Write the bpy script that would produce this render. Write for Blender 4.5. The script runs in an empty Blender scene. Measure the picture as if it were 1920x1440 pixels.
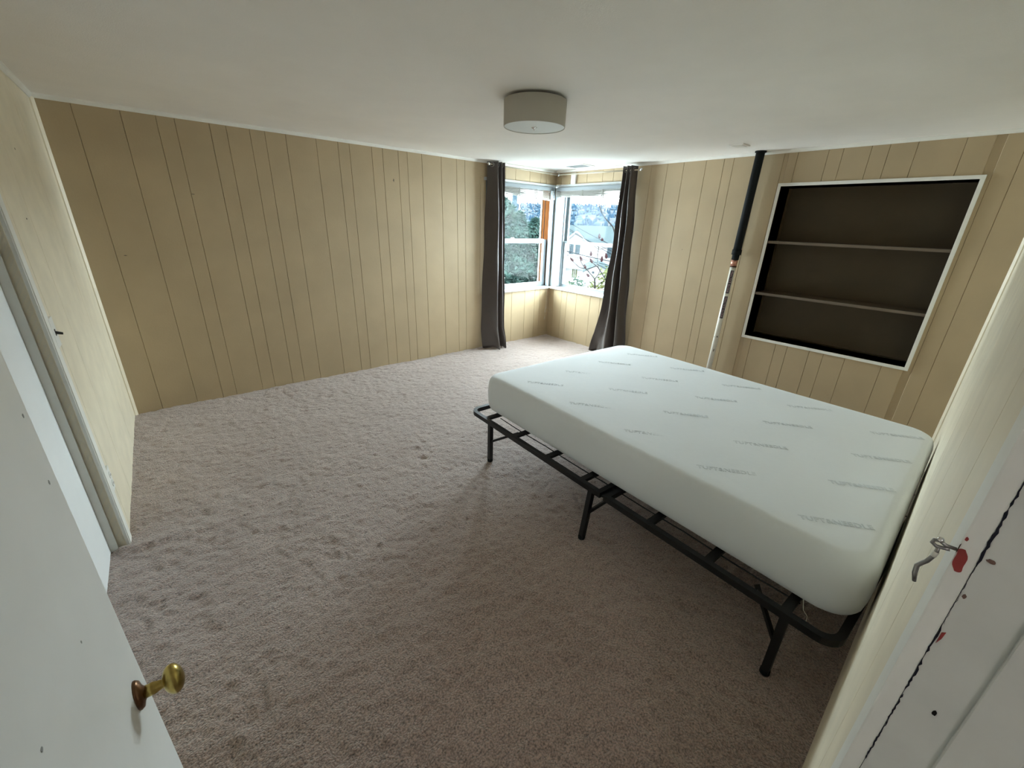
import bpy, bmesh, math, random
import numpy as np
from mathutils import Vector, Matrix

# ------------------------------------------------------------------ camera, sky, exposure
sc = bpy.context.scene
C = sc.collection
rng = random.Random(7)
H, W, L = 2.13, 4.542, 4.135
CAM = Vector((0.336, 0.0239, 1.4929))
YAW, PITCH, ROLL, FOC = 0.7160, -0.3726, 0.0344, 769.95
_f = Vector((math.sin(YAW) * math.cos(PITCH), math.cos(YAW) * math.cos(PITCH), math.sin(PITCH)))
_r0 = Vector((math.cos(YAW), -math.sin(YAW), 0))
_u0 = _r0.cross(_f)
_r = _r0 * math.cos(ROLL) + _u0 * math.sin(ROLL)
_u = -_r0 * math.sin(ROLL) + _u0 * math.cos(ROLL)
cam_data = bpy.data.cameras.new('camera')
cam_data.sensor_width = 36.0
cam_data.lens = FOC * 36.0 / 1920.0
cam_data.clip_start, cam_data.clip_end = 0.01, 3000
cam = bpy.data.objects.new('camera', cam_data)
C.objects.link(cam)
M = Matrix((_r, _u, -_f)).transposed().to_4x4()
M.translation = CAM
cam.matrix_world = M
sc.camera = cam

world = bpy.data.worlds.new('overcast_sky')
sc.world = world
world.use_nodes = True
bg = world.node_tree.nodes['Background']
bg.inputs[0].default_value = (0.83, 0.935, 1.0, 1)
bg.inputs[1].default_value = 1.0
sc.view_settings.view_transform = 'Standard'
sc.view_settings.look = 'None'
sc.view_settings.gamma = 1.0
sc.view_settings.use_curve_mapping = False
sc.view_settings.exposure = 5.65
sc.cycles.use_denoising = True
sc.cycles.max_bounces = 9
sc.cycles.diffuse_bounces = 6
sc.cycles.use_adaptive_sampling = True
sc.cycles.adaptive_threshold = 0.08
sc.cycles.transparent_max_bounces = 16
sc.cycles.sample_clamp_indirect = 6.0


def portal(loc, rot, sx, sz):
    d = bpy.data.lights.new('window_portal', 'AREA')
    d.shape = 'RECTANGLE'
    d.size, d.size_y = sx, sz
    d.cycles.is_portal = True
    o = bpy.data.objects.new('window_portal', d)
    C.objects.link(o)
    o.location, o.rotation_euler = loc, rot


portal((3.975, L + 0.23, 1.32), (math.radians(-90), 0, 0), 1.07, 1.26)
portal((W + 0.23, 3.52, 1.32), (math.radians(90), 0, math.radians(90)), 1.05, 1.26)


def pix(px, py, dist):
    """world point on the sight line of a photo pixel at a horizontal distance from the doorway"""
    d = _f + _r * ((px - 960) / FOC) + _u * ((720 - py) / FOC)
    return CAM + d * (dist / math.hypot(d.x, d.y))


# ------------------------------------------------------------------ materials
MATS = {}


def mat(name, col, rough=0.6, metal=0.0, var=0.0, vscale=6.0, bump=0.0, bscale=200.0, spec=0.5, sheen=0.0, col2=None, stretch=None, detail=4.0):
    m = bpy.data.materials.new(name)
    m.use_nodes = True
    nt = m.node_tree
    b = nt.nodes['Principled BSDF']
    b.inputs['Base Color'].default_value = (*col, 1)
    b.inputs['Roughness'].default_value = rough
    b.inputs['Metallic'].default_value = metal
    b.inputs['Specular IOR Level'].default_value = spec
    if sheen:
        b.inputs['Sheen Weight'].default_value = sheen
    tc = None
    if var or col2 or bump:
        g = nt.nodes.new('ShaderNodeNewGeometry')
        mp = nt.nodes.new('ShaderNodeMapping')
        nt.links.new(g.outputs['Position'], mp.inputs['Vector'])
        if stretch:
            mp.inputs['Scale'].default_value = stretch
        tc = mp.outputs[0]
    if var or col2:
        n = nt.nodes.new('ShaderNodeTexNoise')
        n.inputs['Scale'].default_value = vscale
        n.inputs['Detail'].default_value = detail
        nt.links.new(tc, n.inputs['Vector'])
        r = nt.nodes.new('ShaderNodeValToRGB')
        c2 = col2 or tuple(max(0, c * (1 - var)) for c in col)
        c1 = col if col2 else tuple(min(1, c * (1 + var * 0.6)) for c in col)
        r.color_ramp.elements[0].position, r.color_ramp.elements[1].position = 0.32, 0.68
        r.color_ramp.elements[0].color = (*c2, 1)
        r.color_ramp.elements[1].color = (*c1, 1)
        nt.links.new(n.outputs[0], r.inputs[0])
        nt.links.new(r.outputs[0], b.inputs['Base Color'])
    if bump:
        n2 = nt.nodes.new('ShaderNodeTexNoise')
        n2.inputs['Scale'].default_value = bscale
        n2.inputs['Detail'].default_value = 3
        nt.links.new(tc, n2.inputs['Vector'])
        bp = nt.nodes.new('ShaderNodeBump')
        bp.inputs['Strength'].default_value = bump
        bp.inputs['Distance'].default_value = 0.004
        nt.links.new(n2.outputs[0], bp.inputs['Height'])
        nt.links.new(bp.outputs[0], b.inputs['Normal'])
    MATS[name] = m
    return m


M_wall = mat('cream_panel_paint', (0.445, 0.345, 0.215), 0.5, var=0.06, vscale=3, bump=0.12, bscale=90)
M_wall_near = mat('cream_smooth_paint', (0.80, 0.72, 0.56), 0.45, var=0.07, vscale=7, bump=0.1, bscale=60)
M_ceil = mat('ceiling_paint', (0.90, 0.875, 0.84), 0.8, var=0.02, vscale=4, bump=0.25, bscale=220)
M_trim = mat('white_trim_paint', (0.80, 0.79, 0.74), 0.45, var=0.04, vscale=12)
M_white = mat('white_paint_sky_dimmed', (0.21, 0.235, 0.25), 0.5, spec=0.2, var=0.03, vscale=9)  # white paint, colour dimmed to offset the strong sky light on it
M_casing = mat('white_paint_room_side', (0.50, 0.53, 0.54), 0.4, var=0.03, vscale=9)  # lighter copy of the window paint for parts turned from the sky
M_door = mat('white_door_paint', (0.88, 0.89, 0.88), 0.35, var=0.03, vscale=8, bump=0.04, bscale=60)
M_closet = mat('bright_white_door_paint', (0.86, 0.88, 0.89), 0.4, var=0.02)
M_jamb = mat('worn_white_jamb_paint', (0.66, 0.66, 0.62), 0.4, var=0.06, vscale=14, bump=0.15, bscale=40)
M_hall = mat('hall_paint', (0.74, 0.73, 0.70), 0.7)
M_niche = mat('dark_brown_shelf_paint', (0.075, 0.050, 0.023), 0.6, var=0.08, vscale=5, bump=0.05)
M_shelf = mat('taupe_shelf_edge_paint', (0.14, 0.105, 0.075), 0.5, var=0.06)
M_black = mat('black_steel', (0.006, 0.006, 0.0065), 0.45, spec=0.35)
M_rubber = mat('black_foam_insulation', (0.007, 0.0085, 0.009), 0.8, bump=0.2, bscale=120, spec=0.2)
M_pipe = mat('white_pipe_paint', (0.72, 0.70, 0.62), 0.4, var=0.05, vscale=30)
M_copper = mat('copper_coupling_metal', (0.55, 0.27, 0.20), 0.35, metal=0.7, var=0.35, vscale=60)
M_stick = mat('black_sticker', (0.015, 0.012, 0.02), 0.4)
M_print = mat('pale_pink_print', (0.55, 0.38, 0.40), 0.5)
M_rust = mat('rust_chip', (0.05, 0.025, 0.015), 0.8)
M_red = mat('red_old_paint', (0.30, 0.035, 0.03), 0.5, var=0.15, vscale=80)
M_brownchip = mat('brown_old_paint', (0.16, 0.09, 0.07), 0.6)
M_crack = mat('crack_dark', (0.004, 0.004, 0.012), 0.9)
M_brass = mat('aged_brass', (0.50, 0.38, 0.12), 0.28, metal=1.0, var=0.25, vscale=60)
M_bronze = mat('tarnished_bronze', (0.20, 0.11, 0.06), 0.3, metal=0.9, var=0.3, vscale=70)
M_steel = mat('worn_steel', (0.28, 0.27, 0.26), 0.4, metal=0.9, var=0.3, vscale=90)
M_chrome = mat('chrome', (0.75, 0.75, 0.75), 0.15, metal=1.0)
M_matt = mat('mattress_knit', (0.75, 0.79, 0.82), 0.85, var=0.015, vscale=3, bump=0.10, bscale=35, sheen=0.2)
M_stitch = mat('stitched_thread', (0.60, 0.64, 0.66), 0.9)
M_curt = mat('brown_satin_curtain', (0.050, 0.037, 0.031), 0.38, var=0.08, vscale=10, bump=0.1, bscale=300, sheen=0.3)
M_shade = mat('linen_drum_shade', (0.50, 0.47, 0.41), 0.9, bump=0.1, bscale=500)
M_diff = mat('frosted_diffuser', (0.72, 0.74, 0.72), 0.5)
M_blind = mat('cream_vinyl_slat', (0.13, 0.125, 0.105), 0.4)
M_ivory = mat('ivory_rod_enamel', (0.45, 0.40, 0.31), 0.35)
M_plate = mat('white_switch_plastic', (0.80, 0.80, 0.76), 0.35)
M_blackp = mat('black_toggle_plastic', (0.01, 0.01, 0.01), 0.35)
M_rawwood = mat('raw_orange_fir', (0.050, 0.0185, 0.0062), 0.6, spec=0.0, var=0.35, vscale=8, stretch=(14, 14, 1.2))
M_grey = mat('grey_register_metal', (0.20, 0.21, 0.21), 0.5)
M_vdark = mat('vent_dark', (0.03, 0.03, 0.03), 0.9)
# outdoors
M_bark = mat('grey_bark', (0.0143, 0.0132, 0.0132), 0.9, var=0.3, vscale=20, spec=0.0)
M_polew = mat('weathered_pole_wood', (0.0099, 0.0149, 0.0187), 0.9, var=0.2, vscale=15, spec=0.0)
M_needle = mat('conifer_needles', (0.0055, 0.0116, 0.0105), 0.9, col2=(0.0121, 0.0204, 0.0176), vscale=2.5, spec=0.0)
M_needle2 = mat('laurel_leaves', (0.0072, 0.0138, 0.0110), 0.8, col2=(0.0154, 0.0220, 0.0154), vscale=3, spec=0.0)
M_yellow = mat('yellow_green_leaves', (0.0303, 0.0303, 0.0121), 0.8, col2=(0.0121, 0.0176, 0.0099), vscale=5, spec=0.0)
M_siding = mat('white_siding', (0.0880, 0.0880, 0.0908), 0.8, var=0.05, spec=0.0)
M_roof = mat('grey_shingles', (0.0143, 0.0187, 0.0198), 0.9, var=0.25, vscale=5, spec=0.0)
M_shutter = mat('slate_shutter', (0.0088, 0.0121, 0.0143), 0.7, spec=0.0)
M_lawn = mat('lawn', (0.08, 0.09, 0.08), 0.95, col2=(0.13, 0.13, 0.12), vscale=1.2, spec=0.0)
M_hill = mat('hazed_hillside', (0.0275, 0.0330, 0.0374), 0.95, col2=(0.0132, 0.0198, 0.0275), vscale=0.05, spec=0.0)  # aerial haze put into the colour as a blue-grey cast
M_htree = mat('hazed_conifer', (0.0075, 0.0145, 0.0225), 0.95, spec=0.0)  # blue cast of distance haze painted into the tree colour
M_htree2 = mat('hazed_round_tree', (0.0140, 0.0205, 0.0275), 0.95, spec=0.0)  # same haze tint in the colour, lighter than the conifers
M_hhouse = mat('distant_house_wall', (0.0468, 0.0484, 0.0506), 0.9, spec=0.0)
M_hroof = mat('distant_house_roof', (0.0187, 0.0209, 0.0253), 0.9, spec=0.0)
M_wire = mat('cable_black', (0.0033, 0.0039, 0.0050), 0.7, spec=0.0)
M_twig = mat('dark_twig', (0.0050, 0.0046, 0.0045), 0.9, spec=0.0)
M_sumac = mat('sumac_red', (0.0075, 0.0036, 0.0040), 0.9, spec=0.0)

M_glass = bpy.data.materials.new('window_glass')
M_glass.use_nodes = True
_nt = M_glass.node_tree
_nt.nodes.clear()
_o = _nt.nodes.new('ShaderNodeOutputMaterial')
_mx = _nt.nodes.new('ShaderNodeMixShader')
_t = _nt.nodes.new('ShaderNodeBsdfTransparent')
_t.inputs[0].default_value = (0.95, 0.98, 0.97, 1)
_g = _nt.nodes.new('ShaderNodeBsdfGlossy')
_g.inputs['Roughness'].default_value = 0.02
_mx.inputs[0].default_value = 0.004
_nt.links.new(_t.outputs[0], _mx.inputs[1])
_nt.links.new(_g.outputs[0], _mx.inputs[2])
_nt.links.new(_mx.outputs[0], _o.inputs[0])

# carpet: mauve-brown pile with fine speckle
M_carpet = bpy.data.materials.new('mauve_brown_carpet')
M_carpet.use_nodes = True
nt = M_carpet.node_tree
b = nt.nodes['Principled BSDF']
b.inputs['Roughness'].default_value = 0.72
b.inputs['Specular IOR Level'].default_value = 0.7
b.inputs['Sheen Weight'].default_value = 1.0
b.inputs['Sheen Tint'].default_value = (1.0, 0.94, 0.90, 1)
b.inputs['Sheen Roughness'].default_value = 0.5
g = nt.nodes.new('ShaderNodeNewGeometry')
n1 = nt.nodes.new('ShaderNodeTexNoise'); n1.inputs['Scale'].default_value = 170; n1.inputs['Detail'].default_value = 4
n2 = nt.nodes.new('ShaderNodeTexNoise'); n2.inputs['Scale'].default_value = 2.2; n2.inputs['Detail'].default_value = 5
n3 = nt.nodes.new('ShaderNodeTexNoise'); n3.inputs['Scale'].default_value = 85; n3.inputs['Detail'].default_value = 6
for n in (n1, n2, n3):
    nt.links.new(g.outputs['Position'], n.inputs['Vector'])
r1 = nt.nodes.new('ShaderNodeValToRGB')
r1.color_ramp.elements[0].position, r1.color_ramp.elements[1].position = 0.30, 0.66
r1.color_ramp.elements[0].color = (0.075, 0.048, 0.038, 1)
r1.color_ramp.elements[1].color = (0.56, 0.40, 0.34, 1)
nt.links.new(n1.outputs[0], r1.inputs[0])
r2 = nt.nodes.new('ShaderNodeValToRGB')
r2.color_ramp.elements[0].position, r2.color_ramp.elements[1].position = 0.3, 0.7
r2.color_ramp.elements[0].color = (0.84, 0.80, 0.78, 1)
r2.color_ramp.elements[1].color = (1, 1, 1, 1)
nt.links.new(n2.outputs[0], r2.inputs[0])
mx = nt.nodes.new('ShaderNodeMix'); mx.data_type = 'RGBA'; mx.blend_type = 'MULTIPLY'; mx.inputs[0].default_value = 1
nt.links.new(r1.outputs[0], mx.inputs[6]); nt.links.new(r2.outputs[0], mx.inputs[7])
nt.links.new(mx.outputs[2], b.inputs['Base Color'])
ad = nt.nodes.new('ShaderNodeMath'); ad.operation = 'ADD'
nt.links.new(n1.outputs[0], ad.inputs[0]); nt.links.new(n3.outputs[0], ad.inputs[1])
bp = nt.nodes.new('ShaderNodeBump'); bp.inputs['Strength'].default_value = 0.8; bp.inputs['Distance'].default_value = 0.010
nt.links.new(ad.outputs[0], bp.inputs['Height']); nt.links.new(bp.outputs[0], b.inputs['Normal'])


# ------------------------------------------------------------------ helpers
def link(name, me, m=None, parent=None, smooth=False):
    o = bpy.data.objects.new(name, me)
    C.objects.link(o)
    if m is not None and not me.materials:
        me.materials.append(m)
    if smooth:
        for p in me.polygons:
            p.use_smooth = True
    if parent is not None:
        o.parent = parent
    return o


def tag(o, label=None, cat=None, group=None, kind=None):
    if label: o['label'] = label
    if cat: o['category'] = cat
    if group: o['group'] = group
    if kind: o['kind'] = kind
    return o


def thing(name, label, cat, loc=(0, 0, 0), rz=0.0, group=None, kind=None):
    o = bpy.data.objects.new(name, None)
    o.empty_display_size = 0.05
    C.objects.link(o)
    o.location = loc
    o.rotation_euler = (0, 0, rz)
    return tag(o, label, cat, group, kind)


class MB:
    """collects shapes and links them as one mesh"""
    def __init__(s):
        s.v, s.f = [], []

    def add(s, vs, fs):
        n = len(s.v)
        s.v += [tuple(v) for v in vs]
        s.f += [tuple(i + n for i in f) for f in fs]
        return s

    def box(s, x0, x1, y0, y1, z0, z1):
        vs = [(x, y, z) for z in (z0, z1) for x, y in ((x0, y0), (x1, y0), (x1, y1), (x0, y1))]
        return s.add(vs, [(0, 3, 2, 1), (4, 5, 6, 7), (0, 1, 5, 4), (1, 2, 6, 5), (2, 3, 7, 6), (3, 0, 4, 7)])

    def prism(s, fr, s0, s1, t0, t1, z0, z1):
        """box in a wall frame (O, u along, n into the room)"""
        O, u, n = fr
        P = lambda a, t, z: (O[0] + u[0] * a + n[0] * t, O[1] + u[1] * a + n[1] * t, z)
        vs = [P(a, t, z) for z in (z0, z1) for a, t in ((s0, t0), (s1, t0), (s1, t1), (s0, t1))]
        return s.add(vs, [(0, 3, 2, 1), (4, 5, 6, 7), (0, 1, 5, 4), (1, 2, 6, 5), (2, 3, 7, 6), (3, 0, 4, 7)])

    def tube(s, pts, r, n=8, cap=True, closed=False):
        pts = [Vector(p) for p in pts]
        rs = r if isinstance(r, (list, tuple)) else [r] * len(pts)
        rings = []
        prev = None
        N = len(pts)
        for i, p in enumerate(pts):
            if closed:
                d = pts[(i + 1) % N] - pts[i - 1]
            else:
                d = pts[min(i + 1, N - 1)] - pts[max(i - 1, 0)]
            d.normalize()
            ref = Vector((0, 0, 1)) if abs(d.z) < 0.95 else Vector((1, 0, 0))
            a = d.cross(ref).normalized() if prev is None else (prev - d * prev.dot(d)).normalized()
            prev = a
            bb = d.cross(a)
            rings.append([p + (a * math.cos(2 * math.pi * k / n) + bb * math.sin(2 * math.pi * k / n)) * rs[i] for k in range(n)])
        vs = [v for rg in rings for v in rg]
        fs = []
        for i in range(N if closed else N - 1):
            j = (i + 1) % N
            for k in range(n):
                k2 = (k + 1) % n
                fs.append((i * n + k, i * n + k2, j * n + k2, j * n + k))
        if cap and not closed:
            fs.append(tuple(range(n - 1, -1, -1)))
            fs.append(tuple((N - 1) * n + k for k in range(n)))
        return s.add(vs, fs)

    def lathe(s, prof, c=(0, 0, 0), axis=(0, 0, 1), n=32, sx=1.0, sy=1.0, ref=None):
        ax = Vector(axis).normalized()
        rf = Vector(ref) if ref else (Vector((1, 0, 0)) if abs(ax.x) < 0.9 else Vector((0, 1, 0)))
        a = (rf - ax * rf.dot(ax)).normalized()
        bb = ax.cross(a)
        c = Vector(c)
        vs = []
        for (r, h) in prof:
            for k in range(n):
                t = 2 * math.pi * k / n
                vs.append(c + ax * h + a * (r * sx * math.cos(t)) + bb * (r * sy * math.sin(t)))
        fs = []
        for i in range(len(prof) - 1):
            for k in range(n):
                k2 = (k + 1) % n
                fs.append((i * n + k, i * n + k2, (i + 1) * n + k2, (i + 1) * n + k))
        fs.append(tuple(range(n - 1, -1, -1)))
        fs.append(tuple((len(prof) - 1) * n + k for k in range(n)))
        return s.add(vs, fs)

    def mesh(s, name, bevel=0.0, seg=2):
        me = bpy.data.meshes.new(name)
        me.from_pydata(s.v, [], s.f)
        bm = bmesh.new()
        bm.from_mesh(me)
        if bevel:
            bmesh.ops.bevel(bm, geom=list(bm.edges), offset=bevel, segments=seg, affect='EDGES', profile=0.7, clamp_overlap=True)
        bmesh.ops.recalc_face_normals(bm, faces=list(bm.faces))
        bm.to_mesh(me)
        bm.free()
        return me

    def build(s, name, m, parent=None, bevel=0.0, smooth=False, seg=2):
        return link(name, s.mesh(name, bevel, seg), m, parent, smooth)


def extrude(poly, axis_from, axis_to, name, m, parent):
    """flat polygon (list of 3-D points) thickened by a vector"""
    d = Vector(axis_to) - Vector(axis_from)
    n = len(poly)
    vs = [tuple(p) for p in poly] + [tuple(Vector(p) + d) for p in poly]
    fs = [tuple(range(n)), tuple(range(2 * n - 1, n - 1, -1))] + [(i, (i + 1) % n, n + (i + 1) % n, n + i) for i in range(n)]
    return MB().add(vs, fs).build(name, m, parent)


def structure(o, label, cat):
    return tag(o, label, cat, kind='structure')


# wall frames: origin, direction along the wall, normal into the room
FA = ((0.0, L), (1.0, 0.0), (0.0, -1.0))
FB = ((W, L), (0.0, -1.0), (-1.0, 0.0))
_k = 0.0138; _q = math.hypot(1, _k)
FC = ((0.0, L), (-_k / _q, -1 / _q), (1 / _q, -_k / _q))
_dx, _dy = 0.80 - W, -0.021 - 0.012
_q = math.hypot(_dx, _dy)
FD = ((W, 0.012), (_dx / _q, _dy / _q), (_dy / _q, -_dx / _q))
TH = 0.010      # board thickness
ZT = H - 0.004


def board(fr, s0, s1, z0, z1, parent, m=M_wall, name='panel_board'):
    """one grooved-panel board with chamfered long edges"""
    O, u, n = fr
    ch, dp = 0.0026, 0.0045
    sec = [(s0, -TH), (s1, -TH), (s1, -dp), (s1 - ch, 0), (s0 + ch, 0), (s0, -dp)]
    vs = [(O[0] + u[0] * a + n[0] * t, O[1] + u[1] * a + n[1] * t, z) for z in (z0, z1) for a, t in sec]
    fs = [(0, 1, 2, 3, 4, 5), (11, 10, 9, 8, 7, 6)] + [(i, i + 6, (i + 1) % 6 + 6, (i + 1) % 6) for i in range(6)]
    return MB().add(vs, fs).build(name, m, parent)


def boards(fr, cuts, parent, hole=None, m=M_wall):
    for a, c in zip(cuts[:-1], cuts[1:]):
        if hole and a < hole[1] and c > hole[0]:
            h0, h1, z0, z1 = hole
            if a < h0 - 0.002: board(fr, a, h0, z0, z1, parent, m)
            if c > h1 + 0.002: board(fr, h1, c, z0, z1, parent, m)
            a2, c2 = max(a, h0), min(c, h1)
            board(fr, a2, c2, -0.02, z0, parent, m)
            board(fr, a2, c2, z1, ZT, parent, m)
        else:
            board(fr, a, c, -0.02, ZT, parent, m)


# ------------------------------------------------------------------ floor
nx, ny = 580, 530
x0, x1, y0, y1 = -0.14, W + 0.01, -0.10, L + 0.01
rs = np.random.RandomState(3)


def smooth_noise(sig_m):
    a = rs.randn(ny, nx)
    fy = np.fft.fftfreq(ny, (y1 - y0) / ny)[:, None]
    fx = np.fft.fftfreq(nx, (x1 - x0) / nx)[None, :]
    a = np.fft.ifft2(np.fft.fft2(a) * np.exp(-2 * (math.pi * sig_m) ** 2 * (fx ** 2 + fy ** 2))).real
    return a / a.std()


zz = 0.0017 * smooth_noise(0.0075) + 0.0014 * smooth_noise(0.018) + 0.0012 * smooth_noise(0.05) + 0.0014 * smooth_noise(0.15)
XX, YY = np.meshgrid(np.linspace(x0, x1, nx), np.linspace(y0, y1, ny))


def dent(px, py, r, d):
    dd = _f + _r * ((px - 960) / FOC) + _u * ((720 - py) / FOC)
    p = CAM + dd * (-CAM.z / dd.z)
    global zz
    zz = zz - d * np.exp(-((XX - p.x) ** 2 + (YY - p.y) ** 2) / (2 * r * r))


for q in ((791, 858, .018, .016), (614, 744, .020, .012), (706, 735, .020, .013), (372, 799, .022, .010), (400, 887, .02, .008),
          (553, 735, .02, .008), (664, 703, .02, .010), (490, 850, .02, .006), (380, 1125, .03, .004), (535, 970, .03, .005)):
    dent(*q)


def ridge(p, q, wd, h):
    """a low ruck in the carpet from p to q"""
    global zz
    P = [None, None]
    for i, (a, c) in enumerate((p, q)):
        dd = _f + _r * ((a - 960) / FOC) + _u * ((720 - c) / FOC)
        P[i] = CAM + dd * (-CAM.z / dd.z)
    d = P[1] - P[0]
    ln = d.length
    d /= ln
    t = np.clip((XX - P[0].x) * d.x + (YY - P[0].y) * d.y, 0, ln)
    dist2 = (XX - P[0].x - d.x * t) ** 2 + (YY - P[0].y - d.y * t) ** 2
    zz = zz + h * np.exp(-dist2 / (2 * wd * wd)) * (1 - 0.7 * t / ln)


ridge((235, 1030), (410, 982), 0.022, 0.016)
ridge((528, 735), (556, 752), 0.010, -0.008)
ridge((700, 706), (760, 722), 0.008, -0.006)
ridge((640, 735), (690, 748), 0.008, -0.006)
ridge((485, 826), (560, 815), 0.010, -0.005)
vs = np.stack([XX, YY, zz], -1).reshape(-1, 3)
idx = np.arange(nx * ny).reshape(ny, nx)
fs = np.stack([idx[:-1, :-1], idx[:-1, 1:], idx[1:, 1:], idx[1:, :-1]], -1).reshape(-1, 4)
me = bpy.data.meshes.new('floor')
me.from_pydata(vs.tolist(), [], fs.tolist())
floor = structure(link('floor', me, M_carpet, smooth=True), 'mauve-brown cut pile carpet covering the whole bedroom floor', 'carpet')

# ------------------------------------------------------------------ ceiling
ceil = MB().box(-0.5, W + 0.3, -0.13, L + 0.3, H, H + 0.12).build('ceiling', M_ceil)
structure(ceil, 'off-white painted ceiling of the bedroom', 'ceiling')

# ------------------------------------------------------------------ wall_back (long panelled wall) and its window opening
A0, A1, AZ0, AZ1 = 3.44, 4.507, 0.70, 1.935
o = MB()
o.prism(FA, -0.2, A0 - 0.019, -0.2, -0.008, -0.1, H)
o.prism(FA, A0 - 0.019, A1 + 0.019, -0.2, -0.008, -0.1, AZ0 - 0.031)
o.prism(FA, A0 - 0.019, A1 + 0.019, -0.2, -0.008, AZ1 + 0.019, H)
o.prism(FA, A1 + 0.019, W + 0.01, -0.2, -0.008, -0.1, H)
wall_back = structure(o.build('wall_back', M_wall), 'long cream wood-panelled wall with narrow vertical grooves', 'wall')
cutsA = [0.0, .172, .401, .583, .685, .888, .99, 1.143, 1.246, 1.395, 1.628, 1.808, 1.907, 2.111, 2.215, 2.371, 2.465, 2.623, 2.845, 3.032,
         3.138, 3.342, 3.445, 3.60, 3.706, 3.858, 4.087, 4.27, 4.368, W]
boards(FA, cutsA, wall_back, (A0, A1, AZ0 - 0.028, AZ1 + 0.03))

# ------------------------------------------------------------------ wall_right (window, pipe, built-in shelves)
B0, B1, BZ0, BZ1 = L - 4.045, L - 3.0, 0.70, 1.935          # window along s
N0, N1, NZ0, NZ1 = L - 1.486, L - 0.325, 0.572, 1.856        # niche opening along s
BE = L - 0.012
o = MB()
o.prism(FB, -0.2, B0 - 0.021, -0.2, -0.008, -0.1, H)
o.prism(FB, B0 - 0.021, B1 + 0.019, -0.2, -0.008, -0.1, BZ0 - 0.031)
o.prism(FB, B0 - 0.021, B1 + 0.019, -0.2, -0.008, BZ1 + 0.019, H)
o.prism(FB, B1 + 0.019, N0, -0.2, -0.008, -0.1, H)
o.prism(FB, N0, N1, -0.2, -0.008, -0.1, NZ0)
o.prism(FB, N0, N1, -0.2, -0.008, NZ1, H)
o.prism(FB, N1, BE + 0.15, -0.2, -0.008, -0.1, H)
wall_right = structure(o.build('wall_right', M_wall), 'cream panelled wall with the white pipe and recessed shelves', 'wall')
gB = [4.04, 3.89, 3.793, 3.622, 3.39, 3.237, 3.08, 2.98, 2.76, 2.578, 2.402, 2.178, 2.01, 1.924, 1.684, 1.517, 1.418, 1.208, 1.114, .943, .84, .69, .455, .28, .185]
cutsB = [0.0] + [L - y for y in gB] + [BE]
win_hole = (B0, B1, BZ0 - 0.028, BZ1 + 0.03)
mid = L - 2.402
boards(FB, [c for c in cutsB if c <= mid], wall_right, win_hole)
boards(FB, [c for c in cutsB if c >= mid], wall_right, (N0, N1, NZ0, NZ1))

# ------------------------------------------------------------------ wall_left with the closet opening
SC0 = (L - 2.36) * 1.0001       # closet opening starts here (along s), goes towards the doorway
SC1 = L - 1.45
CZ = 2.02
o = MB()
o.prism(FC, -0.01, SC0, -0.2, -0.008, -0.1, H)
o.prism(FC, SC0, SC1, -0.2, -0.008, CZ, H)
o.prism(FC, SC1, L + 0.14, -0.2, -0.008, -0.1, H)
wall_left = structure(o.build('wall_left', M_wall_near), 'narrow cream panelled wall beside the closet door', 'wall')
boards(FC, [0.0, .62, 1.26, 1.60, SC0], wall_left, m=M_wall_near)
boards(FC, [SC1, 2.95, 3.2, 3.45, 3.7, 3.9, L], wall_left, m=M_wall_near)

# ------------------------------------------------------------------ wall_front (bed head side and doorway)
XJ, XL = 0.80, 0.12          # right and left jamb faces
DZ = 2.03
sJ = (W - XJ - 0.02)
o = MB()
o.prism(FD, -0.15, sJ, -0.11, -0.008, -0.1, H)
o.prism(FD, sJ, W - XL + 0.02, -0.11, -0.008, DZ + 0.02, H)
o.prism(FD, W - XL + 0.02, W + 0.3, -0.11, -0.008, -0.1, H)
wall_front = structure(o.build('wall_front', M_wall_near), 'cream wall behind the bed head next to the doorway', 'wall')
cD = [0.0, .61, 1.22, 1.83, 2.44, 3.05, 3.48, sJ - 0.004]
boards(FD, cD, wall_front, m=M_wall_near)

# ------------------------------------------------------------------ mouldings
def moulding(name, fr, s0, s1, zt, hgt, dep, m, label):
    O, u, n = fr
    prof = [(0, 0), (dep, 0), (dep, -hgt * 0.35), (dep * 0.62, -hgt * 0.75), (dep * 0.3, -hgt), (0, -hgt)]
    vs = [(O[0] + u[0] * a + n[0] * t, O[1] + u[1] * a + n[1] * t, zt + z) for a in (s0, s1) for t, z in prof]
    k = len(prof)
    fs = [tuple(range(k)), tuple(range(2 * k - 1, k - 1, -1))] + [(i, (i + 1) % k, k + (i + 1) % k, k + i) for i in range(k)]
    return structure(MB().add(vs, fs).build(name, m), label, 'moulding')


moulding('trim_1', FA, 0, W, H + 0.001, 0.026, 0.016, M_trim, 'thin white ceiling moulding above the long panelled wall')
moulding('trim_2', FB, 0, BE, H + 0.001, 0.026, 0.016, M_trim, 'thin white ceiling moulding above the shelf wall')
moulding('trim_3', FC, 0, L, H + 0.001, 0.030, 0.016, M_trim, 'thin white ceiling moulding above the closet wall')
moulding('trim_4', FD, 0, sJ, H + 0.001, 0.026, 0.014, M_trim, 'thin white ceiling moulding above the bed head wall')


def corner_mould(name, x, y, sx, sy, m, label):
    prof = [(0, 0), (0.020 * sx, 0), (0.020 * sx, 0.006 * sy), (0.013 * sx, 0.013 * sy), (0.006 * sx, 0.020 * sy), (0, 0.020 * sy)]
    vs = [(x + a, y + c, z) for z in (-0.02, H - 0.02) for a, c in prof]
    k = 6
    fs = [tuple(range(k)), tuple(range(2 * k - 1, k - 1, -1))] + [(i, (i + 1) % k, k + (i + 1) % k, k + i) for i in range(k)]
    return structure(MB().add(vs, fs).build(name, m), label, 'moulding')


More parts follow.
